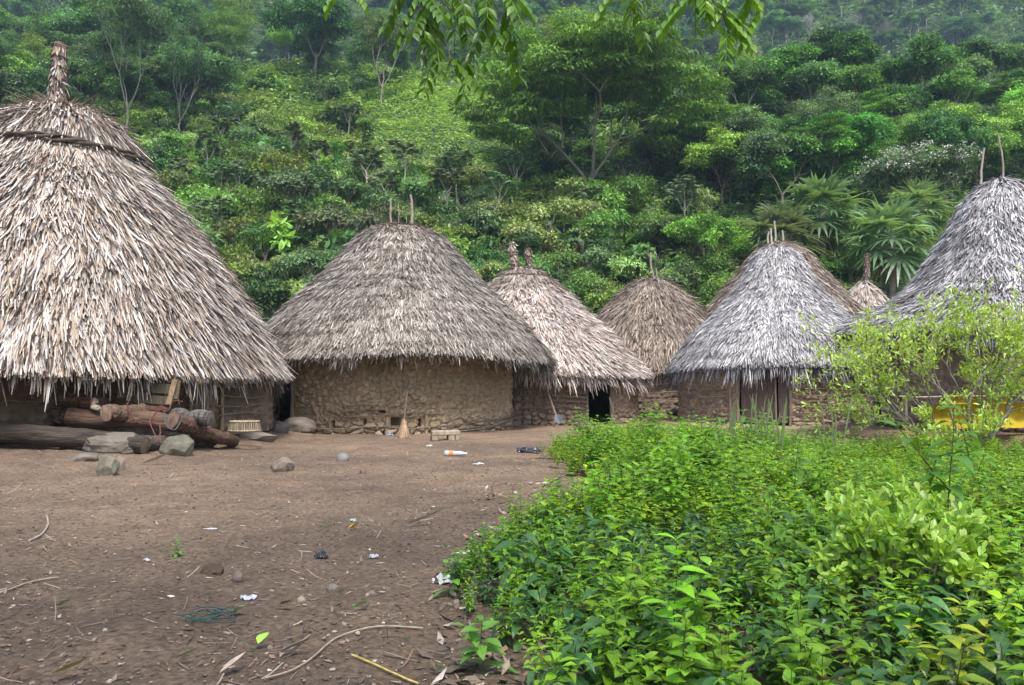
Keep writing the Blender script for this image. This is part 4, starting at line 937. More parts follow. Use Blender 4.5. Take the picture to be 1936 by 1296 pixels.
def weeds(dst, tmpls, dens, ylo, yhi, seed, smin=.7, smax=1.25, thin=.0, edge=.0, dark=1.0):
    r = np.random.default_rng(seed); A = (poly[:, 0].max() - poly[:, 0].min()) * (yhi - ylo); n = int(A * dens)
    x = r.uniform(poly[:, 0].min(), poly[:, 0].max(), n); y = r.uniform(ylo, yhi, n)
    wx = .16 * fbm(x * 2.2, y * 2.2, 3, 5) * 2; k = inpoly(x + wx, y + wx, poly) & (x < .75 * y + 1.2); x, y = x[k], y[k]
    m = fbm(x * .9, y * .9, 3, 77); keep = (m + .5) > thin * r.uniform(.4, 1.2, len(x)); x, y, m = x[keep], y[keep], m[keep]; n = len(x)
    ed_ = np.full(n, 9.0)
    for i in range(len(POLYPX) - 1):
        a_, b_0 = poly[i], poly[i + 1]; ab = b_0 - a_; t_ = np.clip(((x - a_[0]) * ab[0] + (y - a_[1]) * ab[1]) / (ab @ ab + 1e-9), 0, 1); ed_ = np.minimum(ed_, np.hypot(x - a_[0] - ab[0] * t_, y - a_[1] - ab[1] * t_))
    sp = ((vnoise(x * .8 + 3, y * .8, 40) * 1.2 + r.uniform(-.35, .35, n)) % 1.0 * len(tmpls)).astype(int) % len(tmpls)
    scl = r.uniform(smin, smax, n) * (1 + .9 * m) * (.70 + .24 * np.exp(-((x / y - .17) / .16) ** 2) * sstep(5, 9, y) + .16 * (y < 6)) * (.62 + .38 * sstep(0, .55, ed_)) * np.where(r.uniform(0, 1, n) < .03, 1.28, 1.0); tint = (r.normal(1, .14, (n, 1)) * (1 + .45 * m[:, None])) * (1 + r.normal(0, .05, (n, 3)))
    yel = r.uniform(0, 1, n) < .03; tint[yel] *= [1.55, 1.25, .9]; bro = r.uniform(0, 1, n) < .006; tint[bro] *= [1.25, .85, .8]
    for i, t in enumerate(tmpls):
        q = sp == i; inst(dst, t, x[q], y[q], r.uniform(0, 6.28, q.sum()), scl[q], tint[q] * dark, rr=r)
wb = MB(); weeds(wb, near_t, 62, 1.6, 6.2, 301, .55, 1.05, thin=.22); tag(wb.build("weeds", M['leaf_gloss']), "dense leafy green weeds filling the near part of the plant bed", "weeds", kind="stuff")
wb = MB(); weeds(wb, far_t, 34, 6.0, 15.9, 302, .65, 1.2, thin=.12); tag(wb.build("weeds", M['leaf_gloss']), "bright green weeds of the plant bed nearer the huts", "weeds", kind="stuff")

def use(tm, name, label, cat, px, py, s=1.0, rot=0.0, m='leaf_gloss', grp=None, y=None):
    p = ground_at(px, py); o = tm.build(name, M[m]); o.location = p; o.scale = (s, s, s); o.rotation_euler = (0, 0, rot); return tag(o, label, cat, grp)
BL = [.1, .7, 1.0, .95, .7, .35, .03]
for (px, py, H, s, lab) in ((1792, 1072, 1.05, 1.0, "tallest weed with big drooping leaves, standing clear of the bed below the yellow cloths"), (1850, 960, .9, 1.0, "big-leaved weed at the right edge beside the shrub's trunk"), (1490, 1010, .8, .9, "upright dark-stemmed weed at the centre of the bed"), (1330, 900, .75, 1.0, "tall leafy weed on the bed's far rim before the single-pole hut"), (1420, 880, .8, 1.0, "tall weed in front of the dark plank door")):
    use(plant_tmpl(px, H, 8, .20, .085, BL, .2, (.095, .235, .028), branch=1, up=.3, grav=.45, sr=.008, low=.3), "tall_weed", lab, "plant", px, py, s, px * .7)
for (px, py, H, L, lab) in ((915, 1275, .22, .13, "pale green broad-leaved seedling at the bottom of the bare earth"), (1268, 1275, .34, .085, "light green sprout standing at the bottom beside dark big leaves"), (335, 1052, .12, .06, "tiny seedling with thin stalks alone on the bare yard"), (523, 892, .14, .05, "small plant sprouting beside the flat-topped yard rock"), (850, 1130, .24, .10, "spreading weed at the left tip of the plant bed")):
    use(plant_tmpl(px, H, 5, L, L * .48, OV, .25, (.16, .34, .06), branch=2, up=.3, sr=.003), "seedling", lab, "plant", px, py, 1.0, 1.0)
for i, (px, py, dx) in enumerate(((1385, 885, 0), (1430, 900, 1), (1455, 880, 2), (1475, 905, 3), (1580, 905, 4))):
    g = MB(); r_ = np.random.default_rng(400 + i)
    for q in range(7):
        pts = wob((r_.normal(0, .05), r_.normal(0, .05), 0), (r_.normal(0, .12), r_.normal(0, .12), r_.uniform(.75, 1.1)), 6, .01, r_); add_tube(g, pts, [.004, .004, .004, .010, .009, .003], 4, (.24, .30, .14), cap=False)
    use(g, "grass_spike", ["green seed spikes farthest left on the bed's far rim", "seed spikes below the plank door", "seed spikes right of the plank door", "seed spikes before the round boulder", "seed spikes before the corner post"][i], "grass", px, py)

def mk_shrub(seed, base, gens, leafL, leafW, col, name, label, H, R, spread, nl, dirs, prof=OB, split=(2, 3), depth=4, stemc=(.24, .21, .18), up=.12, shrink=.72, tuft=.06, bark='bark'):
    r = np.random.default_rng(seed); out = {'b': [], 't': []}
    for d, l in dirs: grow(r, (r.normal(0, .03), r.normal(0, .03), -.05), d, l, R, depth, split, spread, up, out, 5, shrink, .13)
    e = thing(name, label, "shrub", base); limbs_mb(out, stemc, 5, .0025).build("stem", M[bark], e, True)
    T = np.array([t[0] for t in out['t']]); Dd = np.array([t[1] for t in out['t']])
    for pts, rr in out['b']:
        if rr[0] < R * .5: T = np.concatenate([T, pts[2:5:2]]); Dd = np.concatenate([Dd, norm(np.diff(pts, axis=0))[[2, -1]][:len(pts[2:5:2])]])
    n = len(T) * nl; P = np.repeat(T, nl, 0) + r.normal(0, tuft, (n, 3)); D = norm(np.repeat(Dd, nl, 0) * .5 + r.normal(0, .6, (n, 3)) + [0, 0, .45])
    V, Fc, k = blades(P, D, norm(r.normal(0, .5, (n, 3)) + [0, -.3, .8]), leafL * r.uniform(.6, 1.25, n), leafW * r.uniform(.7, 1.2, n), prof, bend=.1, fold=.25)
    mb = MB(); mb.add(V, Fc, np.repeat(np.clip(np.array(col) * r.normal(1, .16, (n, 1)) * (1 + r.normal(0, .05, (n, 3))), .01, .8), k, 0)); mb.build("foliage", M['leaf_gloss'], e); return e
b_ = ground_at(1838, 868)
mk_shrub(501, b_, 4, .082, .034, (.36, .50, .08), "leafy_shrub", "sparse yellow-green shrub with thin arching branches before the right-edge hut", 3, .026, .52, 4,
         [((-1.25, -.1, .55), 1.1), ((-.8, .3, .8), .98), ((-.3, -.2, 1), .92), ((.3, .2, 1), .95), ((.9, -.2, .8), 1.0), ((-1.3, .3, .75), 1.05), ((.1, -.5, 1.2), .92), ((1.2, .3, .7), 1.0), ((-.6, -.5, .8), 1.0), ((.5, -.3, 1.1), 1.0), ((.9, .1, 1.2), 1.1), ((-.6, -.3, .30), .62), ((.5, -.4, .35), .6), ((-.2, -.6, .45), .55), ((1.0, -.2, .3), .75), ((-1.0, -.2, .28), .85)], tuft=.035)
b2 = ground_at(1715, 1185)
mk_shrub(502, b2, 3, .058, .032, (.36, .54, .10), "leafy_shrub", "small shrub with pale rounded leaves amid the near weeds at right", 1, .012, .5, 8,
         [((-.5, 0, 1), .24), ((.4, .1, 1), .24), ((-.1, -.3, 1), .26), ((.9, -.1, .6), .24), ((-1, .2, .8), .26)], depth=3, tuft=.02)

# overhanging tree: its trunk stands behind the camera, its lowest twigs hang into the top of the view
ot = thing("overhanging_tree", "tree behind the viewer whose leafy twigs hang into the top of the view", "tree", (3.2, -3.0, 0)); r_ = np.random.default_rng(600)
tb = MB(); trunk_pts = np.array([[0, 0, -.3], [.1, .1, 1.5], [.0, .3, 3.2], [-.3, .9, 4.8], [-.9, 2.0, 6.0], [-1.7, 3.6, 6.6]]); add_tube(tb, trunk_pts, [.24, .2, .18, .15, .1, .06], 10, BARKC)
limb_ends = [(-4.5, 4.6, 5.6), (-3.0, 6.2, 5.0), (-1.8, 6.8, 4.9), (-6.5, 2.0, 6.4), (-4.5, 0, 6.8), (1.2, 5.2, 6.2), (-7.5, 5.2, 6.2)]
for i, e_ in enumerate(limb_ends): add_tube(tb, wob(trunk_pts[3 + i % 3], e_, 8, .05, r_), np.linspace(.07, .02, 8), 6, BARKC)
tb.build("trunk", M['bark'], ot, True)
cr = MB()
for e_ in limb_ends:
    for q in range(5):
        c = np.array(e_) + r_.normal(0, .9, 3) * [1, 1, .25] + [0, -.3, .55]
        leafclump(cr, r_, c, .8, .4, 60, .16, .07, (.06, .13, .02), OV)
for q in range(46): leafclump(cr, r_, (r_.uniform(-10.5, 1.5), r_.uniform(-3.5, 4.5), r_.uniform(6.0, 7.6)), .9, .4, 60, .17, .08, (.06, .13, .02), OV)
cr.build("crown", M['leaf_gloss'], ot)
O = np.array([3.2, -3.0, 0.0])
def spray(parent, P0, P1, pin, L, col, seed, name="twig", dens=1.0):
    """one hanging twig with pinnate leaves"""
    r = np.random.default_rng(seed); st = MB(); lf = MB(); pts = wob(P0, P1, 9, .018, r); add_tube(st, pts, np.linspace(.007, .003, 9), 5, (.10, .12, .05))
    n = pin
    for i in range(n):
        t = (i + .6) / n; f = t * 8; j = min(int(f), 7); p = pts[j] + (pts[j + 1] - pts[j]) * (f - j); ax = norm(P1 - P0); a = r.uniform(0, 6.28)
        rd = norm(ax * .45 + np.array([math.cos(a), math.sin(a) * .7, -.55 + r.normal(0, .2)])); l = L * r.uniform(.75, 1.15); q = 7
        rp = np.array([p + rd * l * s - np.array([0, 0, .28 * l * s * s]) for s in np.linspace(0, 1, q)]); add_tube(st, rp, .0022, 4, (.16, .22, .06), cap=False)
        tg = np.gradient(rp, axis=0); sd = norm(np.cross(tg, [0, 0, 1.0]))
        PP = np.repeat(rp[1:], 2, 0); sg = np.tile([1, -1], q - 1)[:, None]; DD = norm(np.repeat(sd[1:], 2, 0) * sg * .8 + norm(np.repeat(tg[1:], 2, 0)) * .6 + [0, 0, -.35]); m = len(PP)
        V, Fc, k = blades(PP, DD, norm(np.array([[0, -.2, 1.0]]) + r.normal(0, .25, (m, 3))), .074 * r.uniform(.8, 1.2, m), .037, OV, bend=.12, fold=.2, grav=.12); lf.add(V, Fc, np.repeat(np.array(col) * r.normal(1, .15, (m, 1)), k, 0))
    s_ = st.build(name, M['bark'], parent, True); l_ = lf.build("leaf_spray", M['leaf_gloss'], s_); return s_
TW = [((775, -60, 4.2), (850, 118, 4.1), 7, .26), ((820, -40, 4.2), (985, 45, 4.0), 8, .24), ((790, -60, 4.3), (905, 95, 4.2), 7, .25), ((760, -60, 4.1), (830, 30, 4.1), 5, .22), ((930, -70, 4.0), (960, 20, 4.0), 5, .22),
      ((1180, -60, 4.4), (1200, 0, 4.4), 3, .2), ((1290, -70, 4.4), (1380, 70, 4.3), 6, .22), ((1300, -70, 4.4), (1330, 15, 4.4), 5, .22), ((1380, -60, 4.3), (1450, 20, 4.3), 5, .2), ((640, -60, 4.6), (655, -12, 4.6), 2, .16)]
for i, (a_, b_2, pn, l) in enumerate(TW): spray(ot, at(*a_) - O, at(*b_2) - O, pn, l, (.10, .22, .018) if i < 5 else (.16, .32, .03), 610 + i)
for (px, yy, tgt) in ((790, 4.2, 4), (1310, 4.35, 5)):
    mb = MB(); add_tube(mb, wob(trunk_pts[4], at(px, -75, yy) - O, 12, .04, r_), np.linspace(.045, .01, 12), 6, BARKC); mb.build("limb", M['bark'], ot, True)
for (a_, b_2) in (((700, -70, 4.3), (1000, -62, 4.0)), ((1150, -75, 4.4), (1420, -70, 4.3))):
    mb = MB(); add_tube(mb, wob(at(*a_) - O, at(*b_2) - O, 10, .015, r_), .009, 5, (.16, .14, .09)); mb.build("limb", M['bark'], ot, True)

# ------------------------------------------------------------------ logs, stones and things lying about
def log(name, label, p0, p1, r0, r1, col, endcol, seed, bark=False, knots=0):
    r = np.random.default_rng(seed); p0 = np.asarray(p0, float); p1 = np.asarray(p1, float); k = 26; n = 22; pts = wob(p0, p1, k, .012, r); mb = MB()
    V, Fc = tube(pts, np.linspace(r0, r1, k), n); ctr = np.repeat(pts, n, 0); d = V - ctr; a = np.tile(np.linspace(0, 2 * PI, n, endpoint=False), k); l = np.repeat(np.linspace(0, np.linalg.norm(p1 - p0), k), n)
    f = 1 + .12 * fbm(np.cos(a) * 1.5 + seed, l * 2 + np.sin(a) * 1.5, 3, seed) * 2 + (.05 * np.sin(a * 7 + l * 2) if bark else .02 * np.sin(a * 5)) + .05 * fbm(a * 4, l * 6, 3, seed + 3)
    V = ctr + d * f[:, None]; c = np.array(col) * (1 + .9 * fbm(l * 1.2 + 3, np.cos(a) * 1.2, 3, seed + 5))[:, None]; mb.add(V, Fc, np.clip(c, .01, .7))
    L = np.linalg.norm(p1 - p0); ax = (p1 - p0) / L
    o = thing(name, label, "log", (p0 + p1) / 2 - [0, 0, (r0 + r1) / 2]); off = -np.array(o.location)
    m2 = MB(); m2.V = [v + off for v in mb.V]; m2.C = mb.C; m2.Fs = mb.Fs; m2.n = mb.n; m2.build("bark", M['log'], o, True)
    for e in (0, k - 1):
        ee = MB()
        ring_ = V[e * n:(e + 1) * n]; c0 = ring_.mean(0) + (ax * .015 if e else -ax * .015); rings = [c0 + (ring_ - c0) * q for q in (.999, .66, .33)]; VV = np.concatenate(rings + [c0[None]]) + off
        cc = np.concatenate([np.repeat([np.array(endcol) * q], n, 0) for q in (.75, 1.0, .9)] + [[np.array(endcol) * .7]]); Fq = grid_faces(3, n, True); j = np.arange(n); base = 2 * n
        ee.add(VV, Fq, cc); ee.add(VV[base:], np.stack([j, (j + 1) % n, np.full(n, n)], -1), cc[base:]); ee.build("cut_end", M['wood'], o)
    return o
def G(px, py, dz=0.0): p = ground_at(px, py); return p + [0, 0, dz]
def onp(px, py, y): return at(px, py, y)
log("cut_log", "long dark weathered log lying along the ground before the large hut", G(-130, 848, .33), G(275, 860, .14), .18, .14, (.05, .038, .03), (.16, .12, .09), 1, True)
log("cut_log", "short grey-brown log continuing the long dark log to the right", G(255, 856, .14), G(400, 846, .13), .13, .125, (.11, .09, .075), (.10, .08, .07), 2, True)
log("cut_log", "peeled orange-brown log lying across the middle of the log pile", onp(132, 788, 13.60), onp(345, 802, 13.70), .16, .14, (.10, .058, .038), (.13, .08, .055), 3)  # wood tones of the pile lowered in place of shade from the eave
log("cut_log", "reddish log sloping down right to its broken end by the flat slab", onp(325, 795, 13.45), G(444, 847, .11), .15, .11, (.115, .066, .045), (.17, .11, .08), 4, True)
log("cut_log", "log pointing at the viewer with its round pinkish cut end showing", onp(200, 782, 13.25), onp(270, 778, 13.95), .14, .13, (.12, .075, .05), (.30, .20, .15), 5)
log("cut_log", "dark reddish log stump at the back left of the log pile", onp(100, 790, 13.80), onp(136, 790, 13.80), .16, .15, (.07, .04, .027), (.08, .05, .035), 6)
log("cut_log", "grey cracked log behind the log pile at the foot of the hut posts", onp(330, 782, 14.00), onp(398, 792, 13.90), .11, .13, (.11, .095, .085), (.12, .1, .08), 7, True)
log("cut_log", "short dark branch stub lying on top of the log pile", onp(178, 757, 13.70), onp(190, 775, 13.50), .05, .05, (.24, .19, .15), (.2, .16, .13), 8)
log("cut_log", "shadowy log at the back of the pile beneath the thatch", onp(110, 752, 14.00), onp(200, 768, 14.00), .17, .15, (.11, .06, .04), (.13, .08, .05), 9)

# wooden frame with slanted boards that leans over the logs
fr = thing("wooden_rack", "old wooden frame of slanted boards standing on the logs under the pale thatch", "wooden frame", at(285, 790, 13.70)); fo = -np.array(fr.location)
def board(pa, pb, w, th_, col, name, parent=fr, fo=fo, k=8, bowx=0.0):
    pa = np.asarray(pa, float) + fo; pb = np.asarray(pb, float) + fo; t = np.linspace(0, 1, k)[:, None]; c = pa + (pb - pa) * t + np.array([bowx, 0, 0]) * np.sin(t * PI); tg = norm(np.gradient(c, axis=0)); s_ = norm(np.cross(tg, [0, 1.0, 0])); f_ = np.array([0, 1.0, 0])
    V = np.stack([c - s_ * w / 2 - f_ * th_ / 2, c + s_ * w / 2 - f_ * th_ / 2, c + s_ * w / 2 + f_ * th_ / 2, c - s_ * w / 2 + f_ * th_ / 2], 1).reshape(-1, 3)
    mb = MB(); mb.add(V, grid_faces(k, 4, True), col); mb.add(V[:4], [[3, 2, 1, 0]], col); mb.add(V[-4:], [[0, 1, 2, 3]], col); return mb.build(name, M['wood'], parent)
board(at(229, 752, 13.95), at(252, 690, 14.10), .13, .05, (.095, .072, .045), "side_board", bowx=-.03)
board(at(243, 758, 14.00), at(262, 692, 14.15), .07, .06, (.17, .12, .07), "side_post")
board(at(319, 765, 13.95), at(332, 718, 14.10), .09, .06, (.20, .14, .085), "side_post")
board(at(333, 755, 14.05), at(338, 720, 14.15), .07, .05, (.095, .072, .045), "side_board")
board(at(248, 712, 14.20), at(328, 716, 14.20), .13, .03, (.08, .06, .04), "panel_board")
board(at(246, 731, 14.17), at(322, 736, 14.17), .17, .03, (.09, .075, .05), "panel_board")
board(at(243, 752, 14.14), at(317, 758, 14.14), .15, .03, (.09, .075, .05), "panel_board")
board(at(238, 766, 14.10), at(318, 775, 14.10), .07, .05, (.15, .07, .055), "rail")
board(at(277, 750, 14.08), at(284, 732, 14.08), .07, .03, (.06, .045, .035), "carrying_hook")
def rope(label, pts, rad, col, name="rope"):
    P = np.array([at(*p) for p in pts]); t = np.linspace(0, len(P) - 1, (len(P) - 1) * 6 + 1); i = np.minimum(t.astype(int), len(P) - 2); f = (t - i)[:, None]
    Pm = np.concatenate([P[:1] * 2 - P[1:2], P, P[-1:] * 2 - P[-2:-1]]); a, b, c, d = Pm[i], Pm[i + 1], Pm[i + 2], Pm[i + 3]
    Q = .5 * ((2 * b) + (-a + c) * f + (2 * a - 5 * b + 4 * c - d) * f ** 2 + (-a + 3 * b - 3 * c + d) * f ** 3); mb = MB(); add_tube(mb, Q, rad, 6, col); return tag(mb.build(name, M['rope'], smooth=True), label, "rope")
rope("dark red rope slung in a deep loop from the wooden frame across the logs", [(240, 762, 13.30), (246, 784, 13.15), (262, 799, 13.10), (283, 800, 13.10), (292, 784, 13.20), (305, 776, 13.30), (322, 772, 13.30)], .010, (.09, .025, .025))
rope("pinkish red rope hanging straight down to the mossy stone", [(284, 778, 13.20), (284, 800, 13.00), (292, 820, 12.80), (300, 834, 12.60), (303, 818, 12.70), (302, 800, 12.90)], .008, (.15, .055, .05))
rope("blue-grey rope looped round the broken end of the reddish log", [(311, 770, 13.30), (311, 790, 13.10), (316, 806, 12.90), (330, 813, 12.85), (340, 800, 13.00), (344, 788, 13.20), (335, 780, 13.30)], .009, (.06, .085, .09))
rope("short red rope coiled at the right foot of the wooden frame", [(292, 772, 13.25), (305, 768, 13.25), (318, 776, 13.20), (324, 764, 13.30), (332, 758, 13.30), (345, 760, 13.40)], .009, (.15, .05, .04))

def stone(label, px, py, wpx, hpx, seed, col=(.32, .26, .20), depth=.8, cat="stone", name="stone", cuts=14, rough=.03, cut=.75, lay=0.0, rot=0.0, sunk=.38, m='stone', mcol=None):
    p = ground_at(px, py); s = np.linalg.norm(p[:2]); w = wpx / F * s / 2; hh_ = hpx / F * s; mb = rock_mb((w * 1.08, w * depth, hh_ * (1 + sunk) / 1.85), seed, 4, cuts, rough, cut, lay)
    mb.C = [np.clip(np.array(col) * .52 * (1 + .25 * sn3(v, 9, seed)[:, None] * .3), .01, .8) for v in mb.V]
    o = mb.build(name, M[m]); o.location = (p[0], p[1] + w * depth * .8, p[2] + hh_ * (1 - sunk) * .42); o.rotation_euler = (0, 0, rot); return tag(o, label, cat)
stone("largest yard stone, low grooved hump before the long dark log", 200, 856, 105, 34, 1, (.27, .235, .19), .6, rough=.05, lay=.015, cuts=8)
stone("squarish mossy stone in front of the log pile, rope end on top", 330, 862, 62, 36, 2, (.26, .24, .18), .8, cuts=20, cut=.62)
stone("thin dark flat slab left of the largest yard stone", 125, 849, 46, 9, 3, (.14, .125, .11), 1.0, cuts=18, cut=.6)
stone("small angular stone in front of the largest yard stone", 150, 874, 45, 16, 4, (.27, .23, .19), .7)
stone("blocky greenish stone standing nearest the viewer at left", 196, 900, 44, 34, 5, (.28, .26, .19), .7, cuts=20, cut=.62)
stone("narrow pale stone leaning against the blocky greenish stone", 221, 893, 22, 30, 6, (.36, .30, .24), .6, cuts=20, cut=.62)
stone("flat-topped pale rock with dark underside alone in the middle of the yard", 527, 893, 50, 27, 7, (.33, .27, .21), .7, cuts=22, cut=.6)
stone("smooth grey egg-shaped cobble in the yard before the centre hut", 646, 873, 22, 15, 8, (.36, .34, .31), 1.0, cuts=0, rough=.0)
stone("small brown cube-like stone below the smooth cobble", 685, 897, 12, 10, 9, (.30, .22, .17), .9)
stone("large rounded boulder beside the centre hut's dark doorway", 560, 818, 62, 28, 10, (.29, .245, .20), .7, cuts=8)
stone("wedge of stone lying left of the doorway boulder", 520, 818, 40, 22, 11, (.20, .18, .16), .7)
stone("long flat step slab at the right end of the logs", 478, 834, 84, 17, 12, (.30, .26, .21), .5, cuts=22, cut=.55)
stone("half buried brown stone among the weeds at the bottom of the bed", 988, 1222, 55, 42, 13, (.27, .20, .13), .8)
stone("small pinkish stone on the bare earth left of centre", 448, 1100, 18, 16, 14, (.30, .24, .20), .8)
stone("flat grey stone chip in the near right of the bare earth", 628, 1117, 24, 9, 15, (.27, .25, .23), .8)
stone("pale cream pebble on the near bare earth", 569, 1143, 17, 12, 16, (.50, .42, .30), .8)
stone("dull brown pebble left of the weed tip", 702, 1130, 18, 10, 17, (.30, .26, .22), .9)
stone("clod of dark earth near the small pinkish stone", 398, 1092, 38, 20, 18, (.13, .09, .065), .9, cat="clod", name="earth_clod", rough=.09, m='mud')
stone("grey round boulder beside the plank door of the silver hut", 1483, 808, 40, 26, 19, (.22, .20, .18), .8, cuts=6)
stone("dark flat stone stacked beside the pale hut's dark doorway", 1108, 806, 46, 9, 20, (.19, .165, .145), .8)
stone("tan rounded stone under the flat stone by the dark doorway", 1106, 818, 34, 16, 21, (.31, .235, .165), .8)
for i, (px, py, w, h_) in enumerate(((1180, 806, 30, 12), (1205, 805, 36, 20), (1235, 806, 28, 12), (1262, 806, 40, 14), (1300, 806, 40, 12), (1225, 796, 30, 9), (1275, 794, 34, 9))):
    o = stone(["leftmost stone of the row heaped along the brown hut's wall", "rounded large stone second in the row along the brown hut's wall", "small third stone of the row along the brown hut's wall", "wide fourth stone of the row along the brown hut's wall", "rightmost long stone of the row along the brown hut's wall", "flat stone resting atop the second and third wall stones", "flat stone resting atop the fourth wall stone"][i], px, py, w, h_, 30 + i, (.24, .20, .165), .6)
    a_ = at(px, 798 if i < 5 else 782, 28.6); o.location = (a_[0], 28.4, float(a_[2]) + (.0 if i < 5 else .05)); o['group'] = "stones heaped along the brown hut's wall"

# broom
bp_ = G(762, 829); br = thing("straw_broom", "straw broom leaning upside right against the centre hut's wall", "broom", bp_); wl = at(773, 718, 19.55) - bp_
mb = MB(); add_tube(mb, wob((0, 0, .28), wl, 8, .006, rng), .019, 7, (.12, .09, .07)); mb.build("handle", M['wood'], br, True)
mb = MB(); r_ = np.random.default_rng(9); n = 420; a = r_.uniform(0, 6.28, n); q = np.sqrt(r_.uniform(0, 1, n)); top = np.array([.02, .02, .40]); E = np.stack([np.cos(a) * q * .20, np.sin(a) * q * .11, np.zeros(n) + .01], -1); S0 = top + np.stack([np.cos(a) * q * .035, np.sin(a) * q * .035, r_.uniform(-.06, .04, n)], -1)
V, Fc, k = blades(S0, E - S0, np.stack([np.cos(a), np.sin(a), a * 0 + .3], -1), np.linalg.norm(E - S0, axis=1) * r_.uniform(.9, 1.05, n), .012, [.8, 1, 1, .5]); mb.add(V, Fc, np.repeat(pal(n, [((.50, .36, .24), 4), ((.38, .27, .18), 3), ((.25, .17, .11), 2)], r_), k, 0)); mb.build("bristles", M['thatch'], br)
mb = MB(); a = np.linspace(0, 2 * PI, 14)
for z_ in (.33, .35, .37): add_tube(mb, np.stack([.02 + .05 * np.cos(a), .02 + .05 * np.sin(a), z_ + .006 * np.sin(a * 2)], -1), .009, 5, (.52, .34, .17), cap=False)
mb.build("binding", M['rope'], br, True)
# low wooden stool with notched feet
p_ = G(842, 833); stl = thing("wooden_stool", "low carved wooden block stool on the earth right of the broom", "stool", p_); stl.rotation_euler = (0, 0, .25)
mb = MB(); box(mb, (0, 0, .17), (.62, .30, .10), None, (.34, .27, .20), .015); mb.build("seat", M['wood'], stl)
for sx in (-1, 0.12, 1):
    mb = MB(); box(mb, (sx * (.25 if sx != .12 else 1), 0, .062), (.14 if sx < .5 else .10, .28, .122), None, (.30, .235, .17), .012); mb.build("foot", M['wood'], stl)
# plastic bottle
def lathe(mb, prof, n=18, col=(.5, .5, .5), ax=None):
    a = np.linspace(0, 2 * PI, n, endpoint=False); V = np.concatenate([np.stack([np.full(n, x), np.cos(a) * r, np.sin(a) * r], -1) for x, r in prof]); mb.add(V, grid_faces(len(prof), n, True), col)
p_ = G(862, 863); bt = thing("plastic_bottle", "crushed clear plastic bottle with orange label lying in the yard", "bottle", p_ + [0, 0, .045]); bt.rotation_euler = (0, 0, -.08)
mb = MB(); lathe(mb, [(-.20, .02), (-.195, .05), (-.15, .053), (-.06, .05), (.02, .04), (.07, .046), (.11, .035), (.15, .018), (.17, .016)], 18, (.42, .44, .46)); mb.build("body", M['plastic'], bt, True)
mb = MB(); lathe(mb, [(-.115, .054), (-.04, .055)], 18, (.62, .20, .07)); mb.build("label", M['plastic'], bt, True)
mb = MB(); lathe(mb, [(.165, .001), (.167, .02), (.19, .02), (.192, .001)], 14, (.55, .57, .6)); mb.build("cap", M['plastic'], bt, True)
def scrap(name, label, cat, px, py, wpx, hpx, col, seed, m='plastic', dz=0.0, aspect=.7, crump=.35):
    """a crumpled sheet"""
    p = ground_at(px, py); p[2] += max(0, float(det_h(p[0], p[1]))); s = np.linalg.norm(p[:2]); w = wpx / F * s; h_ = max(hpx / F * s * .8, .01); k = 26; u, v = np.meshgrid(np.linspace(-1, 1, k), np.linspace(-1, 1, k)); r = np.random.default_rng(seed)
    rr = 1 + .12 * fbm(np.arctan2(v, u) * 1.4, u * 0, 3, seed) * 2; q = np.maximum(np.abs(u), np.abs(v)); ang = np.arctan2(v, u); R_ = q * rr
    x = np.cos(ang) * R_ * w / 2; y = np.sin(ang) * R_ * w / 2 * aspect; z = (np.abs(fbm(u * 1.7, v * 1.7, 3, seed)) * 2.6 + .6 * (1 - q ** 2) * .7) * h_ + .004
    mb = MB(); mb.add(np.stack([x, y, z], -1).reshape(-1, 3), grid_faces(k, k), np.array(col) * .7); o = mb.build(name, M[m], smooth=True); o.location = p + [0, 0, dz]; return tag(o, label, cat)
scrap("plastic_bag", "crumpled black plastic bag at the far left tip of the weeds", "bag", 1000, 856, 46, 13, (.035, .04, .05), 1)
scrap("plastic_bag", "white crumpled plastic lying at the left edge of the near weeds", "bag", 838, 1105, 40, 20, (.62, .62, .64), 2)
scrap("plastic_scrap", "small black and white torn scrap on the bare earth", "litter", 607, 1058, 26, 15, (.03, .03, .035), 3)
scrap("plastic_scrap", "shiny white scrap lying right of the black one", "litter", 707, 1055, 18, 9, (.62, .65, .70), 4)
scrap("plastic_scrap", "pale bluish film scrap near the bottom centre of the bare earth", "litter", 470, 1135, 30, 9, (.50, .54, .62), 5)
scrap("paper_scrap", "thin white paper strip on the bare earth left of centre", "litter", 398, 1002, 26, 3, (.60, .60, .66), 6, aspect=.3)
scrap("plastic_scrap", "greenish glassy scrap beside the yellow leaf", "litter", 668, 988, 12, 7, (.45, .62, .58), 7)
scrap("paper_scrap", "white paper bit lying above the plastic bottle", "litter", 812, 845, 14, 4, (.66, .60, .54), 8)
scrap("paper_scrap", "flat whitish chip below the plastic bottle", "litter", 905, 879, 26, 4, (.55, .53, .5), 9, aspect=.4)
scrap("plastic_scrap", "tiny white scrap near the seedling on the bare earth", "litter", 277, 1063, 12, 6, (.62, .64, .68), 10)
scrap("plastic_bag", "grey bundle of plastic beside the centre hut's door", "bag", 505, 803, 34, 14, (.34, .35, .38), 11)
scrap("plastic_scrap", "blue scrap tucked under the centre hut's wall behind the broom", "litter", 736, 824, 14, 6, (.22, .32, .45), 12)
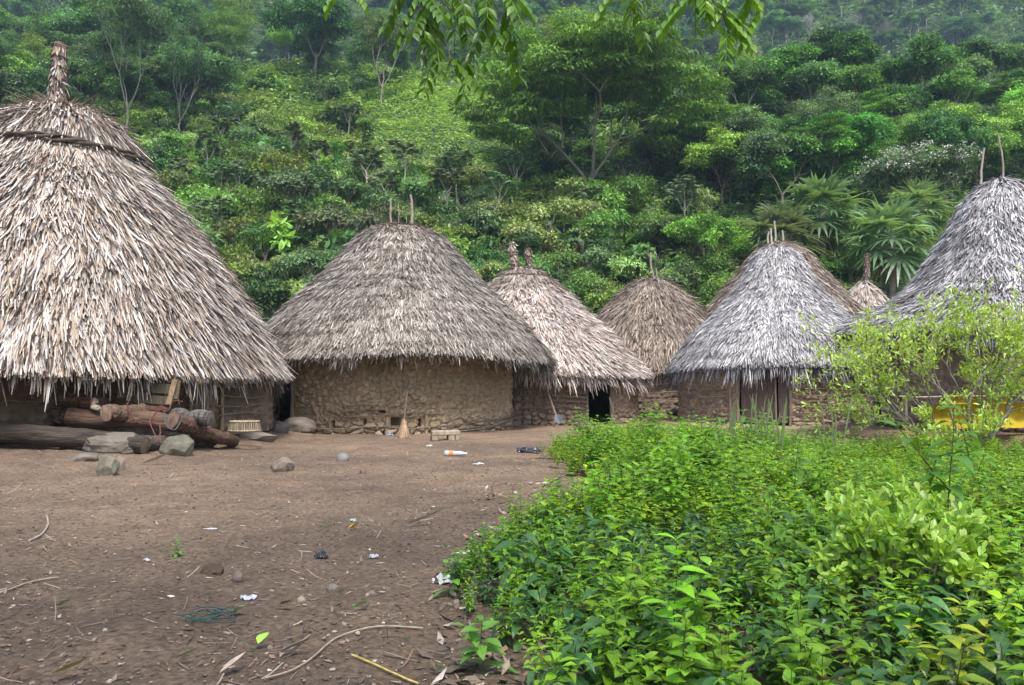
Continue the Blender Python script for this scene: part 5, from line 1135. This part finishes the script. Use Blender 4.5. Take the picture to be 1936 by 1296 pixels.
def leafobj(label, px, py, lpx, wpx, col, rot, seed, curl=.25, name="fallen_leaf", prof=LN, cat="leaf"):
    p = ground_at(px, py); p[2] += max(0, float(det_h(p[0], p[1]))) + .004; s = np.linalg.norm(p[:2]); r = np.random.default_rng(seed); mb = MB()
    V, Fc, k = blades([[0, 0, .008]], [[1, 0, .15]], [[0, .2, 1]], lpx / F * s, wpx / F * s * 1.8, [.05, .5, .9, 1, .85, .5, .05], bend=-curl, fold=.5); mb.add(V + [0, 0, .01], Fc, col); o = mb.build(name, M['litter']); o.location = p; o.rotation_euler = (0, 0, rot); return tag(o, label, cat)
for i, (lab, px, py, l, w, col, rot) in enumerate((("bright yellow fallen leaf on the bare earth", 658, 1006, 22, 10, (.62, .36, .03), .4), ("light green fallen leaf beside the tangle of blue-green string", 438, 1168, 24, 14, (.28, .42, .20), .2), ("fresh green leaf lying at the far left of the bare earth", 105, 1157, 22, 7, (.14, .36, .05), .4),
        ("green leaf curled lengthwise at the bottom left", 325, 1258, 46, 6, (.18, .36, .04), .1), ("lime green torn leaf at the bottom", 488, 1228, 30, 14, (.30, .50, .08), 1.2), ("yellow-edged dry leaf at the bottom left corner", 95, 1285, 62, 12, (.38, .30, .10), .1), ("green leaf among twigs right of centre", 678, 1154, 22, 10, (.22, .42, .12), -.5),
        ("pale dry curled leaf at the bottom edge", 415, 1285, 55, 12, (.38, .31, .26), .9), ("small reddish-brown curled leaf", 530, 1152, 28, 8, (.26, .13, .08), -.6), ("long grey dry leaf at the bottom centre", 525, 1246, 60, 10, (.30, .25, .21), .1), ("pinkish dry leaf at the bottom left corner edge", 20, 1288, 24, 10, (.48, .27, .19), .3), ("light green leaf lying alone right of the long twig", 826, 1275, 20, 10, (.32, .50, .22), -.7),
        ("big pale dry leaf lying in front of the far weeds", 1020, 925, 60, 10, (.42, .33, .27), .3), ("dry tan leaf sheath in the middle of the yard", 765, 998, 80, 9, (.42, .36, .30), -.08), ("thin wood sliver by the blocky stone", 265, 880, 58, 6, (.32, .28, .23), .05))):
    leafobj(lab, px, py, l, w, col, rot, i)
def twig(label, pts, rad, col, name="twig"):
    P = np.array([ground_at(*p) for p in pts]) + [0, 0, .012]; t = np.linspace(0, len(P) - 1, 24); Q = np.stack([np.interp(t, np.arange(len(P)), P[:, i]) for i in range(3)], -1); Q[:, 2] = ground_h(Q[:, 0], Q[:, 1]) + det_h(Q[:, 0], Q[:, 1]) + .014
    for _ in range(3): Q[1:-1] = (Q[:-2] + Q[1:-1] + Q[2:]) / 3
    mb = MB(); add_tube(mb, Q, rad, 5, col); return tag(mb.build(name, M['wood'], smooth=True), label, "twig")
twig("long thin curved stem across the near bare earth", [(800, 1195), (700, 1192), (625, 1215), (575, 1270), (500, 1292)], .0045, (.36, .28, .21))
twig("straight yellow stalk at the bottom centre", [(665, 1252), (720, 1268), (790, 1294)], .005, (.50, .38, .12))
twig("curved pale twig at the left of the bare earth", [(88, 978), (92, 995), (80, 1015), (55, 1025)], .008, (.36, .30, .25))
twig("long faint stem at the left edge of the bare earth", [(0, 1127), (60, 1108), (110, 1098)], .006, (.33, .27, .21))
twig("slanting straight twig at the bottom centre", [(545, 1240), (585, 1208)], .004, (.30, .24, .19))
st_ = MB(); r_ = np.random.default_rng(12); c_ = ground_at(400, 1172)
for q in range(7):
    a = np.linspace(0, 6.28 * r_.uniform(.7, 1.3), 24) + r_.uniform(0, 6); R_ = r_.uniform(.03, .09); add_tube(st_, np.stack([r_.normal(0, .05) + R_ * 1.3 * np.cos(a), r_.normal(0, .05) + R_ * np.sin(a), .015 + .012 * np.sin(a * 2 + q) + .01], -1), .003, 4, (.035, .075, .07))
o = st_.build("tangled_string", M['rope'], smooth=True); o.location = c_; tag(o, "tangle of dark blue-green string on the near bare earth", "string")
# basket
p_ = at(462, 814, 15.2); bk = thing("cane_basket", "upturned split-cane basket at the foot of the large hut's wall", "basket", p_)
mb = MB(); n = 40; a = np.linspace(0, 2 * PI, n, endpoint=False)
for z_, R_ in ((.0, .29), (.17, .27)): add_tube(mb, np.stack([np.cos(np.append(a, 0)) * R_, np.sin(np.append(a, 0)) * R_, np.full(n + 1, z_)], -1), .014, 5, (.34, .27, .18), cap=False)
mb.build("rim", M['wood'], bk, True); mb = MB()
for q in range(n): add_tube(mb, [[math.cos(a[q]) * .285, math.sin(a[q]) * .285, 0], [math.cos(a[q]) * .262, math.sin(a[q]) * .262, .17]], .015, 4, np.array((.25, .20, .14)) * (.7 + .5 * (q % 3) / 2))
mb.build("side", M['wood'], bk)
# shovel, digging bar, barrels, cloths
p0_, p1_ = at(1056, 801, 23.5), at(1034, 738, 23.75); sv = thing("shovel", "shovel with grey blade leaning on the pale hut's stick wall", "shovel", p0_); mb = MB(); add_tube(mb, wob((-.06, .02, .2), p1_ - p0_, 6, .005, rng), .03, 6, (.25, .20, .16)); mb.build("handle", M['wood'], sv, True)
mb = MB(); V, Fc, k = blades([[-.05, -.02, .26]], [[.35, -.25, -1]], [[0, -1, .1]], .28, .24, [.5, 1, 1, .9, .35], fold=.25); mb.add(V, Fc, (.10, .115, .14)); mb.add(V + [0, .008, 0], Fc[:, ::-1], (.10, .115, .14)); mb.build("blade", M['plastic'], sv)
mb = MB(); add_tube(mb, [at(1152, 752, 23.9), at(1162, 790, 23.7)], .022, 6, (.10, .08, .07)); tag(mb.build("digging_stick", M['wood'], smooth=True), "dark stick leaning right of the pale hut's doorway", "stick")
def cloth(label, px0, px1, y0, y1, dist, seed, sag_=.12):
    k = 30; u, v = np.meshgrid(np.linspace(0, 1, k), np.linspace(0, 1, k)); A = at(px0, y0, dist); B = at(px1, y0, dist); C = at(px0, y1, dist); x = A[0] + (B[0] - A[0]) * u; z = A[2] + (C[2] - A[2]) * (v + sag_ * np.sin(u * PI) * v); y = dist + .08 * np.sin(u * 9 + seed) * v + .12 * fbm(u * 4, v * 2, 3, seed) + .2 * np.sin(v * PI)
    mb = MB(); mb.add(np.stack([x, y, z], -1).reshape(-1, 3), grid_faces(k, k), (.36, .26, .012)); return tag(mb.build("yellow_cloth", M['plain'], smooth=True), label, "cloth")
cloth("yellow cloth hanging behind the shrub, left one with sagging hem", 1768, 1862, 764, 806, 15.2, 1)
cloth("yellow cloth hanging at the far right, cut by the picture edge", 1876, 1990, 763, 808, 15.1, 2, .03)
cloth("mustard cloth hanging highest between the two yellow ones", 1800, 1920, 745, 768, 15.35, 3, .03)
mb = MB(); add_tube(mb, wob(at(1700, 750, 15.2), at(2010, 750, 15.2), 10, .01, rng), .02, 6, (.3, .25, .2)); mb.build("clothes_pole", M['wood'], smooth=True)
tag(bpy.data.objects["clothes_pole"], "thin pole under the eave that the yellow cloths hang from", "pole")
for i, px in enumerate((1712, 1998)):
    mb = MB(); add_tube(mb, wob(at(px, 750, 15.2), (at(px, 750, 15.2)[0], 15.2, 0.1), 8, .006, rng), .03, 6, (.22, .18, .14)); tag(mb.build("forked_post", M['wood'], smooth=True), ["post holding up the clothes pole's left end", "post holding up the clothes pole's right end beyond the picture"][i], "post")

# ------------------------------------------------------------------ litter masses
def litter(name, label, n, seed, x0, x1, y0, y1, L, W, cols, prof=S3, dens=None, m='litter', up=.15, gravel=False):
    r = np.random.default_rng(seed); y = y0 + (y1 - y0) * r.uniform(0, 1, n) ** 1.35; x = r.uniform(x0, x1, n) * np.maximum(y, 2.5)
    if dens is not None: k_ = dens(x, y, r); x, y = x[k_], y[k_]; n = len(x)
    z = ground_h(x, y) + .006 + det_h(x, y); D = np.stack([r.normal(0, 1, n), r.normal(0, 1, n), r.normal(0, up, n)], -1); N = norm(np.stack([r.normal(0, .35, n), r.normal(0, .35, n), np.ones(n)], -1)); mb = MB()
    c = pal(n, cols, r); c = c * (1 + r.normal(0, .2, (n, 1)))
    if gravel:
        V0, F0 = ico(1); s = (L * r.uniform(.4, 1.4, n) ** 2)[:, None, None]; V = V0[None] * s * (1 + r.normal(0, .22, (n, len(V0), 3))) * np.stack([r.uniform(.7, 1.3, n), r.uniform(.7, 1.3, n), r.uniform(.4, .8, n)], -1)[:, None]
        V = V + np.stack([x, y, z], -1)[:, None]; Fc = (F0[None] + (np.arange(n) * len(V0))[:, None, None]).reshape(-1, 3); mb.add(V.reshape(-1, 3), Fc, np.repeat(np.clip(c, .01, .8), len(V0), 0))
    else:
        V, Fc, k = blades(np.stack([x, y, z], -1), D, N, L * r.uniform(.35, 1.5, n), W * r.uniform(.6, 1.4, n), prof, bend=r.normal(0, .25, n)); mb.add(V, Fc, np.repeat(np.clip(c, .01, .8), k, 0))
    return tag(mb.build(name, M[m]), label, "litter", kind="stuff")
DRY = [((.24, .19, .145), 4), ((.32, .265, .21), 2), ((.14, .105, .08), 4), ((.09, .07, .055), 3), ((.42, .36, .30), .5), ((.24, .14, .085), .8)]
edge_d = lambda x, y, r: (r.uniform(0, 1, len(x)) < .25 + .9 * sstep(-.35, .35, fbm(x * .8, y * .8, 3, 90)) * .5 + .5 * sstep(-1.2, .2, x - (-.1 * y)))
litter("leaf_litter", "dry leaf scraps strewn over the earth yard", 4600, 1, -.72, .35, 2.2, 17, .045, .016, DRY, dens=edge_d)
litter("leaf_litter", "dry brown leaves lying thick under and beside the weeds", 5200, 2, -.12, .6, 2.0, 10, .085, .035, DRY, dens=lambda x, y, r: (x > -.35) & (r.uniform(0, 1, len(x)) < .8))
litter("twigs", "small dry twigs scattered on the earth yard", 3200, 3, -.72, .3, 2.2, 17, .11, .005, DRY, prof=[1, 1, .8], up=.05)
litter("gravel", "small pebbles and crumbs of earth on the yard", 7500, 4, -.72, .35, 2.2, 15, .007, .01, [((.22, .17, .13), 4), ((.28, .235, .19), 1.6), ((.12, .09, .07), 4), ((.40, .36, .31), .15)], gravel=True, m='stone')
litter("sprouts", "tiny green sprouts dotted over the yard", 420, 5, -.6, .2, 3, 16, .04, .018, [((.10, .24, .04), 3), ((.18, .32, .08), 2)], up=.5, m='leaf', dens=lambda x, y, r: fbm(x * .9, y * .9, 2, 33) > .08)

# ------------------------------------------------------------------ haze
hz = MB(); zt_ = 250.0; box(hz, (0, 150, (zt_ - 3) / 2), (560, 400, zt_ + 3)); ho = hz.build("haze", M['plain']); ho.data.materials.clear()
hmz = bpy.data.materials.new("haze"); hmz.use_nodes = True; nt = hmz.node_tree; nt.nodes.clear(); o_ = nt.nodes.new("ShaderNodeOutputMaterial"); v_ = nt.nodes.new("ShaderNodeVolumePrincipled")
v_.inputs["Color"].default_value = (.58, .80, 1.0, 1); v_.inputs["Density"].default_value = HAZE; v_.inputs["Anisotropy"].default_value = 0.2; nt.links.new(v_.outputs[0], o_.inputs["Volume"])
ho.data.materials.append(hmz); tag(ho, "thin blue haze hanging in the valley air", "haze", kind="stuff")
